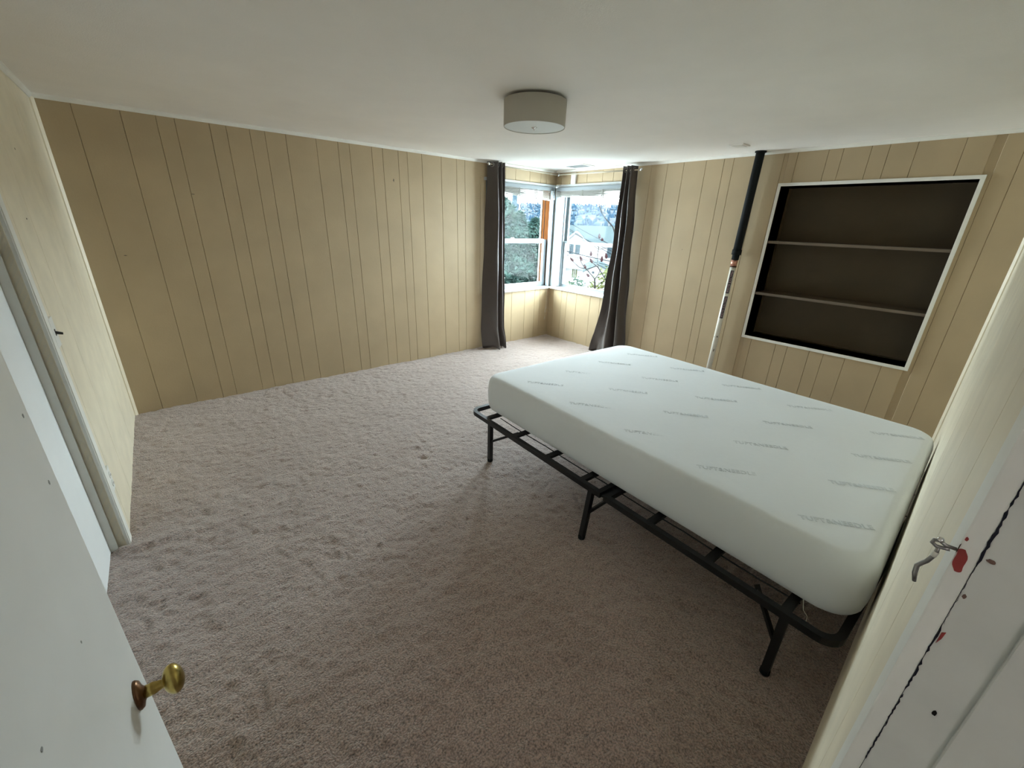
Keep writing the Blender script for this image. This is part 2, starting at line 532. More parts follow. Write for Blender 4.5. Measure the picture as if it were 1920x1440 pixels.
corner_mould('trim_5', 0.0, L, 1, -1, M_wall_near, 'cream vertical corner bead between closet wall and long wall')
corner_mould('trim_6', W, 0.012, -1, 1, M_wall_near, 'cream vertical corner bead behind the bed head corner')

# ------------------------------------------------------------------ hall behind the doorway
hall = MB()
hall.box(-0.7, 1.9, -1.75, -1.65, -0.1, H)
hall.box(-0.8, -0.7, -1.75, -0.02, -0.1, H)
hall.box(-0.8, -0.2, -0.115, -0.02, -0.1, H)
hall.box(1.9, 2.0, -1.75, -0.10, -0.1, H)
structure(hall.build('wall_hall', M_hall), 'plain pale walls of the hallway outside the door', 'wall')
structure(MB().box(-0.8, 2.0, -1.75, -0.10, -0.1, -0.004).build('floor_hall', M_carpet), 'brown carpet of the hallway outside the door', 'carpet')
structure(MB().box(-0.8, 2.0, -1.75, -0.125, H, H + 0.1).build('ceiling_hall', M_ceil), 'white ceiling of the hallway', 'ceiling')

hl = thing('hall_fill_light', 'small glowing globe added unseen in the hallway as fill light', 'ceiling light', (-0.22, -0.80, H))  # unseen lamp added behind the camera to brighten the door jamb
M_globe = mat('hall_fill_glow', (0.9, 0.88, 0.84), 0.5)
_b = M_globe.node_tree.nodes['Principled BSDF']
_b.inputs['Emission Color'].default_value = (1.0, 0.98, 0.96, 1)
_b.inputs['Emission Strength'].default_value = 0.8
MB().lathe([(0.075, 0), (0.078, -0.008), (0.070, -0.020), (0.045, -0.024)], (0, 0, 0), (0, 0, 1), 24).build('base', M_chrome, hl, smooth=True)
MB().lathe([(0.045, -0.022), (0.066, -0.045), (0.075, -0.078), (0.066, -0.110), (0.04, -0.132), (0.004, -0.140)], (0, 0, 0), (0, 0, 1), 24).build('globe', M_globe, hl, smooth=True)

# ------------------------------------------------------------------ window_1 in the back wall
w1 = thing('window_1', 'double-hung window in the long wall looking onto the conifers', 'window', (0, 0, 0), kind='structure')
fr = MB()
fr.box(A0 - 0.02, A0, L - 0.006, L + 0.2, AZ0, AZ1)
fr.box(A0, A1, L + 0.0, L + 0.2, AZ1, AZ1 + 0.02)
fr.box(A1, A1 + 0.022, L - 0.010, L + 0.052, AZ0, AZ1 + 0.0)
fr.box(A0, A1, L + 0.10, L + 0.22, AZ0 - 0.03, AZ0 + 0.02)
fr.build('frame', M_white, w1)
MB().box(A1, A1 + 0.02, L + 0.052, L + 0.132, AZ0, AZ1).build('parting_strip', M_rawwood, w1)['label'] = 'bare orange wood sash track'
MB().box(A1 - 0.004, A1 + 0.02, L + 0.132, L + 0.138, AZ0, AZ1).build('parting_strip', M_bark, w1)
MB().box(A1 + 0.002, A1 + 0.02, L + 0.138, L + 0.188, AZ0, AZ1).build('parting_strip', M_rawwood, w1)
MB().box(A1 - 0.010, A1 + 0.02, L + 0.188, L + 0.205, AZ0, AZ1).build('outer_stop', M_trim, w1)
MB().box(A0 - 0.05, A1 + 0.032, L - 0.034, L + 0.10, AZ0 - 0.030, AZ0 - 0.006).build('window_stool', M_casing, w1, bevel=0.004)
MB().box(A0 - 0.05, A1 + 0.034, L - 0.016, L + 0.002, AZ1 + 0.0, AZ1 + 0.032).build('head_casing', M_casing, w1, bevel=0.003)
sash = MB()
SX0, SX1, SY0, SY1 = A0 + 0.002, A1 - 0.001, L + 0.070, L + 0.104
sash.box(SX0, SX0 + 0.052, SY0, SY1, AZ0 - 0.006, 1.305)
sash.box(SX1 - 0.054, SX1, SY0, SY1, AZ0 - 0.006, 1.305)
sash.box(SX0 + 0.052, SX1 - 0.054, SY0, SY1, AZ0 - 0.006, 0.752)
sash.box(SX0 + 0.052, SX1 - 0.054, SY0 - 0.006, SY1, 1.258, 1.312)
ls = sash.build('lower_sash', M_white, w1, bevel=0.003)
MB().box(SX0 + 0.05, SX1 - 0.052, SY0 + 0.014, SY0 + 0.018, 0.75, 1.26).build('pane', M_glass, ls)
lock = MB().lathe([(0.014, 0), (0.012, 0.010), (0.004, 0.014)], (3.90, SY0 + 0.012, 1.312), (0, 0, 1), 10)
lock.box(3.885, 3.93, SY0 + 0.004, SY0 + 0.014, 1.318, 1.328)
lock.build('sash_lock', M_steel, ls)
us = MB()
UY0, UY1 = L + 0.182, L + 0.204
us.box(A0, A0 + 0.03, UY0, UY1, AZ0, AZ1)
us.box(A0 + 0.03, A1 - 0.014, UY0, UY1, AZ1 - 0.035, AZ1)
us.box(A0 + 0.03, A1 - 0.014, UY0, UY1, 1.27, 1.295)
o = us.build('upper_sash', M_white, w1)
MB().box(A0 + 0.028, A1 - 0.012, UY0 + 0.008, UY0 + 0.012, 1.29, AZ1 - 0.03).build('pane', M_glass, o)
# ------------------------------------------------------------------ window_2 in the right wall
w2 = thing('window_2', 'double-hung window in the shelf wall overlooking the white house', 'window', (0, 0, 0), kind='structure')
YB0, YB1 = 3.0, 4.045
fr = MB()
fr.box(W - 0.010, W + 0.205, YB1, YB1 + 0.022, BZ0, BZ1)
fr.box(W - 0.006, W + 0.2, YB0 - 0.02, YB0, BZ0, BZ1)
fr.box(W + 0.0, W + 0.2, YB0, YB1, BZ1, BZ1 + 0.02)
fr.box(W + 0.10, W + 0.22, YB0, YB1, BZ0 - 0.03, BZ0 + 0.012)
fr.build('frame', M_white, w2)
MB().box(W - 0.002, W + 0.006, YB1 + 0.022, L - 0.012, BZ0, BZ1).build('corner_casing', M_white, w2)
MB().box(W - 0.034, W + 0.10, YB0 - 0.05, L - 0.034, BZ0 - 0.030, BZ0 - 0.006).build('window_stool', M_casing, w2, bevel=0.004)
MB().box(W - 0.016, W + 0.002, YB0 - 0.05, L - 0.016, BZ1, BZ1 + 0.032).build('head_casing', M_casing, w2, bevel=0.003)
MB().box(W + 0.098, W + 0.112, YB1 - 0.014, YB1, BZ0, BZ1).build('inner_stop', M_white, w2)
sash = MB()
TX0, TX1 = W + 0.112, W + 0.142
sash.box(TX0, TX1, YB1 - 0.045, YB1, BZ0 - 0.006, 1.292)
sash.box(TX0, TX1, YB0, YB0 + 0.045, BZ0 - 0.006, 1.292)
sash.box(TX0, TX1, YB0 + 0.045, YB1 - 0.045, BZ0 - 0.006, 0.735)
sash.box(TX0 - 0.004, TX1, YB0 + 0.045, YB1 - 0.045, 1.262, 1.292)
ls = sash.build('lower_sash', M_white, w2, bevel=0.003)
MB().box(TX0 + 0.012, TX0 + 0.016, YB0 + 0.043, YB1 - 0.043, 0.733, 1.264).build('pane', M_glass, ls)
us = MB()
us.box(TX1 + 0.006, TX1 + 0.034, YB1 - 0.045, YB1, 1.268, BZ1)
us.box(TX1 + 0.006, TX1 + 0.034, YB0, YB0 + 0.045, 1.268, BZ1)
us.box(TX1 + 0.006, TX1 + 0.034, YB0 + 0.045, YB1 - 0.045, BZ1 - 0.04, BZ1)
us.box(TX1 + 0.006, TX1 + 0.034, YB0 + 0.045, YB1 - 0.045, 1.268, 1.298)
o = us.build('upper_sash', M_white, w2)
MB().box(TX1 + 0.018, TX1 + 0.022, YB0 + 0.043, YB1 - 0.043, 1.296, BZ1 - 0.038).build('pane', M_glass, o)

# ------------------------------------------------------------------ closet door in the left wall
d2 = thing('door_2', 'bright white flat closet door set back in the left wall', 'door', (0, 0, 0), kind='structure')
MB().prism(FC, SC0 + 0.002, SC1, -0.095, -0.062, 0.002, CZ - 0.002).build('door_slab', M_closet, d2)
fr = MB()
fr.prism(FC, SC0 - 0.012, SC0, -0.12, 0.006, -0.02, CZ)
fr.prism(FC, SC0, SC0 + 0.010, -0.062, -0.034, -0.02, CZ)
fr.prism(FC, SC0, SC1, -0.12, 0.006, CZ, CZ + 0.012)
fr.build('jamb', M_jamb, d2, bevel=0.0015)
MB().prism(FC, SC0 - 0.1, SC1 + 0.1, -0.26, -0.2, -0.1, H).build('closet_back', M_hall, d2)
MB().prism(FC, SC0 - 0.075, SC0 - 0.012, 0.0005, 0.009, -0.01, CZ + 0.05).build('casing', M_trim, d2, bevel=0.002)
MB().prism(FC, SC0 - 0.012, SC1, 0.0005, 0.009, CZ + 0.012, CZ + 0.075).build('casing', M_trim, d2, bevel=0.002)

# ------------------------------------------------------------------ room door (open) with its brass knob
d1 = thing('door_1', 'pale grey-white flat bedroom door swung open beside the camera', 'door', (0, 0, 0), kind='structure')
ud = Vector((0.0612, 0.9981)); nd = Vector((0.9981, -0.0612))
FDR = ((0.155, -0.0165), tuple(ud), tuple(nd))
MB().prism(FDR, 0, 0.702, -0.035, 0, 0.012, 2.02).build('door_slab', M_door, d1, bevel=0.0012)
n3 = Vector((nd.x, nd.y, 0)); u3 = Vector((ud.x, ud.y, 0))
KC = Vector((0.155, -0.0165, 0.864)) + u3 * 0.652
kn = MB()
kn.lathe([(0.0245, 0.0), (0.0245, 0.002), (0.022, 0.005), (0.014, 0.007), (0.0095, 0.010)], KC, n3, 32, sx=0.62, sy=1.0, ref=u3)
rose = kn.build('knob_rose', M_bronze, d1, smooth=True)
rose['label'] = 'oval tarnished bronze knob plate'
kn = MB().lathe([(0.0085, 0.008), (0.0085, 0.019), (0.0080, 0.0195), (0.0080, 0.021), (0.0075, 0.0215), (0.006, 0.028), (0.0065, 0.034)], KC, n3, 24)
kn.build('knob_stem', M_brass, d1, smooth=True)
prof = [(0.0245 * math.sin(math.pi * i / 14), 0.0125 - 0.0125 * math.cos(math.pi * i / 14)) for i in range(15)]
prof[0], prof[-1] = (0.0006, 0.0), (0.0006, 0.025)
kh = MB().lathe(prof, KC + n3 * 0.028, n3, 32, sx=0.68, sy=1.0, ref=u3).build('knob_head', M_brass, d1, smooth=True)
kh['label'] = 'oval aged brass door knob'
for z in (0.25, 1.05, 1.85):
    MB().tube([(0.119, -0.014, z - 0.04), (0.119, -0.014, z + 0.04)], 0.005, 10).build('hinge', M_brass, d1)

# ------------------------------------------------------------------ door frame by the camera
df = thing('door_frame', 'chipped white door frame with a cracked paint seam and hook', 'door frame', (0, 0, 0), kind='structure')
MB().box(XJ, XJ + 0.066, -0.0297, -0.0165, -0.02, DZ + 0.06).build('casing', M_trim, df, bevel=0.0015)
MB().box(XL - 0.07, XL, -0.0297, -0.0165, -0.02, DZ + 0.06).build('casing', M_trim, df, bevel=0.0015)
MB().box(XL, XJ, -0.0297, -0.0165, DZ, DZ + 0.06).build('casing', M_trim, df, bevel=0.0015)
MB().box(XJ + 0.0002, XJ + 0.02, -0.132, -0.0300, -0.02, DZ).build('jamb', M_jamb, df)
MB().box(XL - 0.02, XL, -0.132, -0.0300, -0.02, DZ).build('jamb', M_jamb, df)
MB().box(XL, XJ, -0.132, -0.0300, DZ, DZ + 0.02).build('jamb', M_jamb, df)
MB().box(XJ - 0.0045, XJ + 0.001, -0.104, -0.0675, -0.02, DZ).build('door_stop', M_jamb, df, bevel=0.0025, seg=3)
MB().box(XL - 0.001, XL + 0.011, -0.104, -0.0675, -0.02, DZ).build('door_stop', M_jamb, df, bevel=0.004, seg=3)
# jagged dark seam between casing and jamb
z = 0.95
rr = random.Random(5)
segs = [(1.00, 1.195, 0.0009), (1.195, 1.245, 0.00035), (1.245, 1.50, 0.0011)]
for z0_, z1_, wd in ((0.98, 1.085, 0.0006), (1.09, 1.135, 0.0008), (1.138, 1.178, 0.0007), (1.178, 1.245, 0.0002), (1.243, 1.30, 0.0009),
                     (1.302, 1.36, 0.0009), (1.362, 1.45, 0.0008), (1.45, 1.56, 0.0004)):
    n = max(5, int((z1_ - z0_) / 0.0035))
    c0 = [(-0.0300 + rr.uniform(-.0005, .0005)) for _ in range(n + 1)]
    hw = [wd * rr.uniform(0.35, 1.2) for _ in range(n + 1)]
    hw[0] = hw[-1] = 0.0001
    zs = [z0_ + (z1_ - z0_) * i / n for i in range(n + 1)]
    poly = [(XJ - 0.0004, c0[i] - hw[i], zs[i]) for i in range(n + 1)] + [(XJ - 0.0004, c0[i] + hw[i], zs[i]) for i in range(n, -1, -1)]
    vs = poly + [(XJ + 0.0006, p[1], p[2]) for p in poly]
    m_ = n + 1
    fs = []
    for i in range(n):
        fs.append((i, i + 1, 2 * m_ - 2 - i, 2 * m_ - 1 - i))
    MB().add(vs, fs).build('paint_crack', M_crack, df)


def chip(pts, m, nm='paint_chip'):
    return extrude([(XJ - 0.0005, y, z) for y, z in pts], (0, 0, 0), (0.001, 0, 0), nm, m, df)


def blob(y, z, ry, rz, n=12, seed=0):
    r_ = random.Random(seed)
    return [(y + ry * math.cos(2 * math.pi * i / n) * r_.uniform(.8, 1.15), z + rz * math.sin(2 * math.pi * i / n) * r_.uniform(.8, 1.15)) for i in range(n)]


chip([(-.0208 + .0034 * math.copysign(abs(math.cos(t_)) ** .75, math.cos(t_)) - .0012 * math.sin(t_) * -1 - .0004 * math.sin(5 * t_), 1.2425 + .0112 * math.copysign(abs(math.sin(t_)) ** .8, math.sin(t_))) for t_ in [2 * math.pi * k_ / 26 for k_ in range(26)]], M_red)['label'] = 'patch of old red paint'
chip(blob(-.0185, 1.2635, .0010, .0020, seed=1), M_red)
chip(blob(-.0355, 1.2525, .0026, .0019, seed=2), M_brownchip)
chip(blob(-.0325, 1.2125, .0012, .0022, seed=3), M_brownchip)
chip([(-.0318, 1.169), (-.0340, 1.171), (-.0335, 1.163), (-.0318, 1.156)], M_red)
chip(blob(-.0520, 1.085, .0016, .0030, seed=4), M_bark)
chip([(-.0166, 1.2560), (-.0172, 1.258), (-.0172, 1.250), (-.0166, 1.248)], M_rust)
MB().box(0.872, 0.884, -0.0195, -0.0182, 1.205, 1.214).build('paint_patch', mat('tan_patch', (0.42, 0.36, 0.22), 0.6), df)

# small hook latch screwed to the casing edge
hk = thing('hook_latch', 'small bent steel hook latch dangling on the door casing edge', 'hook', (0.800, -0.016, 1.25))
ex = MB()
ex.tube([(0.002, 0.000, 0.000), (-0.001, 0.006, 0.001), (-0.001, 0.010, 0.003), (-0.001, 0.0135, 0.002), (-0.001, 0.0140, -0.001), (-0.001, 0.0110, -0.003), (-0.001, 0.0065, -0.002), (-0.001, 0.003, -0.001)], 0.0016, 8)
ex.build('screw_eye', M_steel, hk, smooth=True)
MB().lathe([(0.0006, 0), (0.0020, 0.0006), (0.0024, 0.002), (0.0020, 0.0034), (0.0006, 0.004)], (-0.002, 0.0100, 0.003), (-0.2, 0.1, 1), 14).build('rivet_head', M_chrome, hk, smooth=True)
pts = [(-0.001, 0.0095, -0.003), (-0.0012, 0.0092, -0.008), (-0.0014, 0.0098, -0.013), (-0.0016, 0.0118, -0.020), (-0.0016, 0.0140, -0.024), (-0.0016, 0.0158, -0.028), (-0.0016, 0.0150, -0.036), (-0.0016, 0.0130, -0.044)]
MB().tube(pts, [0.0014, 0.0016, 0.0017, 0.0018, 0.0018, 0.0019, 0.0019, 0.0014], 8).build('hook_arm', M_steel, hk, smooth=True)
MB().tube([pts[1], pts[2]], 0.0020, 8).build('bare_collar', M_pipe, hk, smooth=True)

# ------------------------------------------------------------------ built-in shelves
bs = thing('built_in_bookshelf', 'dark brown recessed bookshelf with white frame and two shelves', 'bookshelf', (0, 0, 0))
yb0, yb1 = L - N1, L - N0
ND = 0.26
MB().box(W + ND, W + ND + 0.012, yb0 - 0.012, yb1 + 0.012, NZ0 - 0.012, NZ1 + 0.012).build('back_panel', M_niche, bs)
MB().box(W - 0.006, W + ND, yb0 - 0.012, yb0, NZ0, NZ1).build('side_panel', M_niche, bs)
MB().box(W - 0.006, W + ND, yb1, yb1 + 0.012, NZ0, NZ1).build('side_panel', M_niche, bs)
MB().box(W - 0.006, W + ND, yb0 - 0.012, yb1 + 0.012, NZ1, NZ1 + 0.012).build('top_panel', M_niche, bs)
MB().box(W - 0.006, W + ND, yb0 - 0.012, yb1 + 0.012, NZ0 - 0.012, NZ0).build('bottom_panel', M_niche, bs)
for z in (1.402, 0.958):
    sh = MB().box(W + 0.006, W + ND, yb0, yb1, z, z + 0.020).build('shelf', M_niche, bs)
    MB().box(W + 0.001, W + 0.006, yb0, yb1, z - 0.0005, z + 0.0205).build('shelf_edge', M_shelf, sh)
t_ = 0.024
for a in ((yb0 - t_, yb1 + t_, NZ1, NZ1 + t_), (yb0 - t_, yb1 + t_, NZ0 - t_, NZ0), (yb0 - t_, yb0, NZ0, NZ1), (yb1, yb1 + t_, NZ0, NZ1)):
    MB().box(W - 0.011, W + 0.0005, a[0], a[1], a[2], a[3]).build('frame_strip', M_trim, bs, bevel=0.002)

# ------------------------------------------------------------------ pipe
pp = thing('standpipe', 'tall white wall pipe with black insulated upper half and stickers', 'pipe', (0, 0, 0))
PX = W - 0.062
Pt = lambda z: Vector((PX, 1.705 - (z - 1.2) * 0.02, z))
MB().tube([Pt(1.315), Pt(H)], 0.0345, 20).build('foam_sleeve', M_rubber, pp, smooth=True)
MB().tube([Pt(1.29), Pt(1.335)], 0.040, 20).build('sleeve_collar', M_rubber, pp, smooth=True)
MB().tube([Pt(1.245), Pt(1.30)], 0.031, 20).build('sleeve_tip', M_rubber, pp, smooth=True)
MB().tube([Pt(2.118), Pt(2.1295)], 0.044, 24).build('ceiling_flange', M_rubber, pp, smooth=True)
MB().tube([Pt(1.185), Pt(1.250)], 0.0275, 20).build('copper_coupling', M_copper, pp, smooth=True)
MB().tube([Pt(1.180), Pt(1.188)], 0.0285, 20).build('coupling_ring', M_rust, pp, smooth=True)
MB().tube([Pt(0.0), Pt(1.186)], 0.0245, 20).build('pipe_body', M_pipe, pp, smooth=True)
MB().tube([Pt(0.0), Pt(0.05)], 0.036, 20).build('floor_collar', M_pipe, pp, smooth=True)
# chips of paint low on the pipe
vdir = Vector((-0.93, -0.36, 0)).normalized()
sdir = Vector((-vdir.y, vdir.x, 0))     # to the right as seen from the room


def wrap(uv, z, r):
    """point on the pipe surface: uv = arc length from the room-facing line"""
    a = uv / r
    p = Pt(z)
    return p + (vdir * math.cos(a) + sdir * math.sin(a)) * r


for (uo, zc, ww, hh) in ((0.008, 0.515, 0.016, 0.018), (0.006, 0.375, 0.008, 0.035), (-0.018, 0.51, 0.006, 0.012)):
    r_ = random.Random(int(zc * 1000))
    n = 9
    poly = [wrap(uo + ww * 0.5 * math.cos(2 * math.pi * i / n) * r_.uniform(.6, 1.2), zc + hh * 0.5 * math.sin(2 * math.pi * i / n) * r_.uniform(.6, 1.2), 0.0249) for i in range(n)]
    extrude(poly, (0, 0, 0), tuple(-vdir * 0.001), 'rust_chip', M_rust, pp)


def text_mesh(body, size, name, outline=0.0, extr=0.0):
    cu = bpy.data.curves.new(name, 'FONT')
    cu.body = body
    cu.size = size
    cu.resolution_u = 2
    cu.space_character = 1.05
    if outline:
        cu.fill_mode = 'NONE'
        cu.bevel_depth = outline
        cu.bevel_resolution = 0
    else:
        cu.extrude = extr
    to = bpy.data.objects.new(name, cu)
    C.objects.link(to)
    bpy.context.view_layer.update()
    me = bpy.data.meshes.new_from_object(to.evaluated_get(bpy.context.evaluated_depsgraph_get()))
    bpy.data.objects.remove(to)
    return me


tm = text_mesh('PRACTICE ALOHA', 0.030, 'sticker_lettering')
xs = [v.co.x for v in tm.vertices]; ys = [v.co.y for v in tm.vertices]
tx0, tx1, ty0, ty1 = min(xs), max(xs), min(ys), max(ys)
SH = 0.212
bm = bmesh.new()
bm.from_mesh(tm)
for k_ in range(1, 10):      # cut the letters so that they can bend round the pipe
    bmesh.ops.bisect_plane(bm, geom=list(bm.verts) + list(bm.edges) + list(bm.faces), plane_co=(0, ty0 + (ty1 - ty0) * k_ / 10, 0), plane_no=(0, 1, 0))
bmesh.ops.triangulate(bm, faces=list(bm.faces))
bm.to_mesh(tm)
bm.free()
for zc in (1.045, 0.805):
    st = MB()
    n = 16
    R_ = 0.0252
    for i in range(n):
        a0 = -0.012 + 0.030 * i / n
        a1 = -0.012 + 0.030 * (i + 1) / n
        q = [wrap(a0, zc - SH / 2, R_), wrap(a1, zc - SH / 2, R_), wrap(a1, zc + SH / 2, R_), wrap(a0, zc + SH / 2, R_)]
        st.add(q, [(0, 1, 2, 3)])
    so = st.build('sticker', M_stick, pp)
    lm = tm.copy()
    for v in lm.vertices:
        fx_ = (v.co.x - tx0) / (tx1 - tx0)
        fy_ = (v.co.y - ty0) / (ty1 - ty0)
        p = wrap(-0.007 + 0.020 * fy_, zc + SH * 0.46 - SH * 0.92 * fx_, 0.0257)
        v.co = p
    link('sticker_lettering', lm, M_print, so)

# ------------------------------------------------------------------ ceiling light
LX, LY = 2.126, 1.968
cl = thing('ceiling_light', 'unlit drum ceiling light with linen shade and frosted bottom', 'ceiling light', (LX, LY, H))
MB().lathe([(0.112, 0.0), (0.115, -0.003), (0.115, -0.018), (0.105, -0.024)], (0, 0, 0), (0, 0, 1), 40).build('canopy', M_black, cl, smooth=False)
sh = MB()
prof = [(0.1685, -0.0145), (0.170, -0.0135), (0.1715, -0.0145), (0.1700, -0.137), (0.1685, -0.140), (0.166, -0.137)]
n = 56
vs = [(r * math.cos(2 * math.pi * k / n), r * math.sin(2 * math.pi * k / n), h) for r, h in prof for k in range(n)]
fs = [(i * n + k, i * n + (k + 1) % n, ((i + 1) % 6) * n + (k + 1) % n, ((i + 1) % 6) * n + k) for i in range(6) for k in range(n)]
sh.add(vs, fs)
sh.build('shade', M_shade, cl, smooth=True)
MB().lathe([(0.1655, -0.134), (0.1655, -0.137), (0.02, -0.1378)], (0, 0, 0), (0, 0, 1), 56).build('diffuser', M_diff, cl)
MB().lathe([(0.0150, -0.137), (0.0155, -0.139), (0.0140, -0.142), (0.004, -0.143), (0.0036, -0.151), (0.002, -0.152)], (0, 0, 0), (0, 0, 1), 24).build('finial', M_chrome, cl, smooth=True)
MB().lathe([(0.160, -0.018), (0.005, -0.019)], (0, 0, 0), (0, 0, 1), 40).build('shade_spider', M_shade, cl)

# ------------------------------------------------------------------ ceiling plate and vent
pl = thing('ceiling_cover_plate', 'small white rectangular cover plate on the ceiling near the pipe', 'cover plate', (4.10, 1.705, H), rz=0.0)
MB().box(-0.065, 0.065, -0.055, 0.055, -0.010, 0).build('plate', M_ceil, pl, bevel=0.003)
MB().box(-0.050, 0.050, -0.040, 0.040, -0.0125, -0.010).build('plate_face', M_trim, pl, bevel=0.001)
vt = thing('ceiling_vent', 'white ceiling air register with grey louvres near the corner windows', 'vent', (4.305, 3.565, H))
f_ = MB()
f_.box(-0.11, 0.11, -0.155, -0.128, -0.008, 0).box(-0.11, 0.11, 0.128, 0.155, -0.008, 0).box(-0.11, -0.083, -0.128, 0.128, -0.008, 0).box(0.083, 0.11, -0.128, 0.128, -0.008, 0)
f_.build('frame', M_ceil, vt)
MB().box(-0.083, 0.083, -0.128, 0.128, -0.002, -0.0005).build('duct_opening', M_vdark, vt)
sl = MB().add([(-0.008, -0.128, -0.002), (-0.008, 0.128, -0.002), (0.008, 0.128, -0.009), (0.008, -0.128, -0.009), (-0.008, -0.128, -0.001), (-0.008, 0.128, -0.001), (0.008, 0.128, -0.008), (0.008, -0.128, -0.008)],
              [(0, 1, 2, 3), (7, 6, 5, 4), (0, 4, 5, 1), (1, 5, 6, 2), (2, 6, 7, 3), (3, 7, 4, 0)]).mesh('louvre')
for i in range(8):
    o = link('louvre', sl, M_grey, vt)
    o.location = (-0.070 + 0.020 * i, 0, 0)

# ------------------------------------------------------------------ small white sensor above the right window
sn = thing('door_chime_box', 'small white plastic box on the wall above the shelf-wall window', 'sensor', (W, 3.822, 2.03))
MB().box(-0.026, 0.0, -0.037, 0.037, -0.062, 0.062).build('cover', M_plate, sn, bevel=0.007, seg=3)
MB().box(-0.027, -0.024, -0.030, 0.030, -0.046, -0.044).build('seam', M_grey, sn)

# ------------------------------------------------------------------ switch and outlet on the closet wall
def wp(s, t, z):
    O, u, n = FC
    return (O[0] + u[0] * s + n[0] * t, O[1] + u[1] * s + n[1] * t, z)


rzC = math.atan2(FC[2][1], FC[2][0])
sw = thing('light_switch', 'white switch plate with black toggle next to the closet casing', 'switch', wp(L - 2.455, 0.0, 1.022), rz=rzC)
MB().box(0, 0.010, -0.038, 0.038, -0.060, 0.060).build('plate', M_plate, sw, bevel=0.003)
MB().box(0.0095, 0.0115, -0.006, 0.006, -0.013, 0.013).build('toggle_slot', M_blackp, sw)
MB().add([(0.009, -0.005, -0.006), (0.009, 0.005, -0.006), (0.009, 0.005, 0.006), (0.009, -0.005, 0.006), (0.030, -0.004, -0.011), (0.030, 0.004, -0.011), (0.031, 0.004, -0.003), (0.031, -0.004, -0.003)],
         [(0, 1, 2, 3), (4, 5, 6, 7), (0, 1, 5, 4), (1, 2, 6, 5), (2, 3, 7, 6), (3, 0, 4, 7)]).build('toggle', M_blackp, sw)
ol = thing('wall_outlet', 'white electrical outlet low on the wall by the closet casing', 'outlet', wp(L - 2.465, 0.0, 0.315), rz=rzC)
MB().box(0, 0.008, -0.036, 0.036, -0.058, 0.058).build('plate', M_plate, ol, bevel=0.003)
for z in (-0.022, 0.022):
    rc = MB().lathe([(0.017, 0.0075), (0.017, 0.0105), (0.015, 0.0115)], (0, 0, z), (1, 0, 0), 20)
    rc = rc.build('receptacle', M_plate, ol)
    for y in (-0.006, 0.006):
        MB().box(0.0112, 0.0122, y - 0.0012, y + 0.0012, z - 0.004, z + 0.005).build('slot', M_brownchip, rc)

# ------------------------------------------------------------------ bed
TH_B = 0.0431
bf = thing('bed_frame', 'black folding steel platform bed frame under the mattress', 'bed frame', (1.7878, 0.052, 0.0), rz=-TH_B)
RZ, RR = 0.291, 0.0125           # rail height and half size
AW0, AW1 = -0.070, 1.520


def bar(p, q, w, h, name, parent, m=M_black):
    """flat bar between two points, width w, height h"""
    p, q = Vector(p), Vector(q)
    d = (q - p).normalized()
    up = Vector((0, 0, 1)) if abs(d.z) < 0.9 else Vector((1, 0, 0))
    a = d.cross(up).normalized()
    c = a.cross(d).normalized()
    vs = [p + a * (sx * w / 2) + c * (sz * h / 2) for sx, sz in ((-1, -1), (1, -1), (1, 1), (-1, 1))] + [q + a * (sx * w / 2) + c * (sz * h / 2) for sx, sz in ((-1, -1), (1, -1), (1, 1), (-1, 1))]
    return MB().add(vs, [(0, 3, 2, 1), (4, 5, 6, 7), (0, 1, 5, 4), (1, 2, 6, 5), (2, 3, 7, 6), (3, 0, 4, 7)]).build(name, m, parent)


def rail_loop(b0, b1, round_far):
    """perimeter tube of one half, corners rounded at the outer end"""
    R = 0.055
    pts = []
    def arc(cx, cy, a0):
        for i in range(7):
            a = a0 + math.pi / 2 * i / 6
            pts.append((cx + R * math.cos(a), cy + R * math.sin(a), RZ))
    if round_far:
        pts.append((AW0, b0, RZ)); pts.append((AW1, b0, RZ))
        arc(AW1 - R, b1 - R, 0)
        arc(AW0 + R, b1 - R, math.pi / 2)
    else:
        pts.append((AW1, b1, RZ)); pts.append((AW0, b1, RZ))
        arc(AW0 + R, b0 + R, math.pi)
        arc(AW1 - R, b0 + R, 1.5 * math.pi)
    # square tube
    N = len(pts)
    vs, fs = [], []
    P = [Vector(p) for p in pts]
    for i in range(N):
        d1_ = (P[i] - P[i - 1]).normalized(); d2_ = (P[(i + 1) % N] - P[i]).normalized()
        d = (d1_ + d2_).normalized()
        a = d.cross(Vector((0, 0, 1))).normalized()
        k = 1.0 / max(0.5, d.dot(d1_))
        for sx, sz in ((-1, -1), (1, -1), (1, 1), (-1, 1)):
            vs.append(P[i] + a * (sx * RR * k) + Vector((0, 0, sz * 0.014)))
    for i in range(N):
        j = (i + 1) % N
        for k in range(4):
            fs.append((i * 4 + k, i * 4 + (k + 1) % 4, j * 4 + (k + 1) % 4, j * 4 + k))
    return MB().add(vs, fs).build('perimeter_rail', M_black, bf)


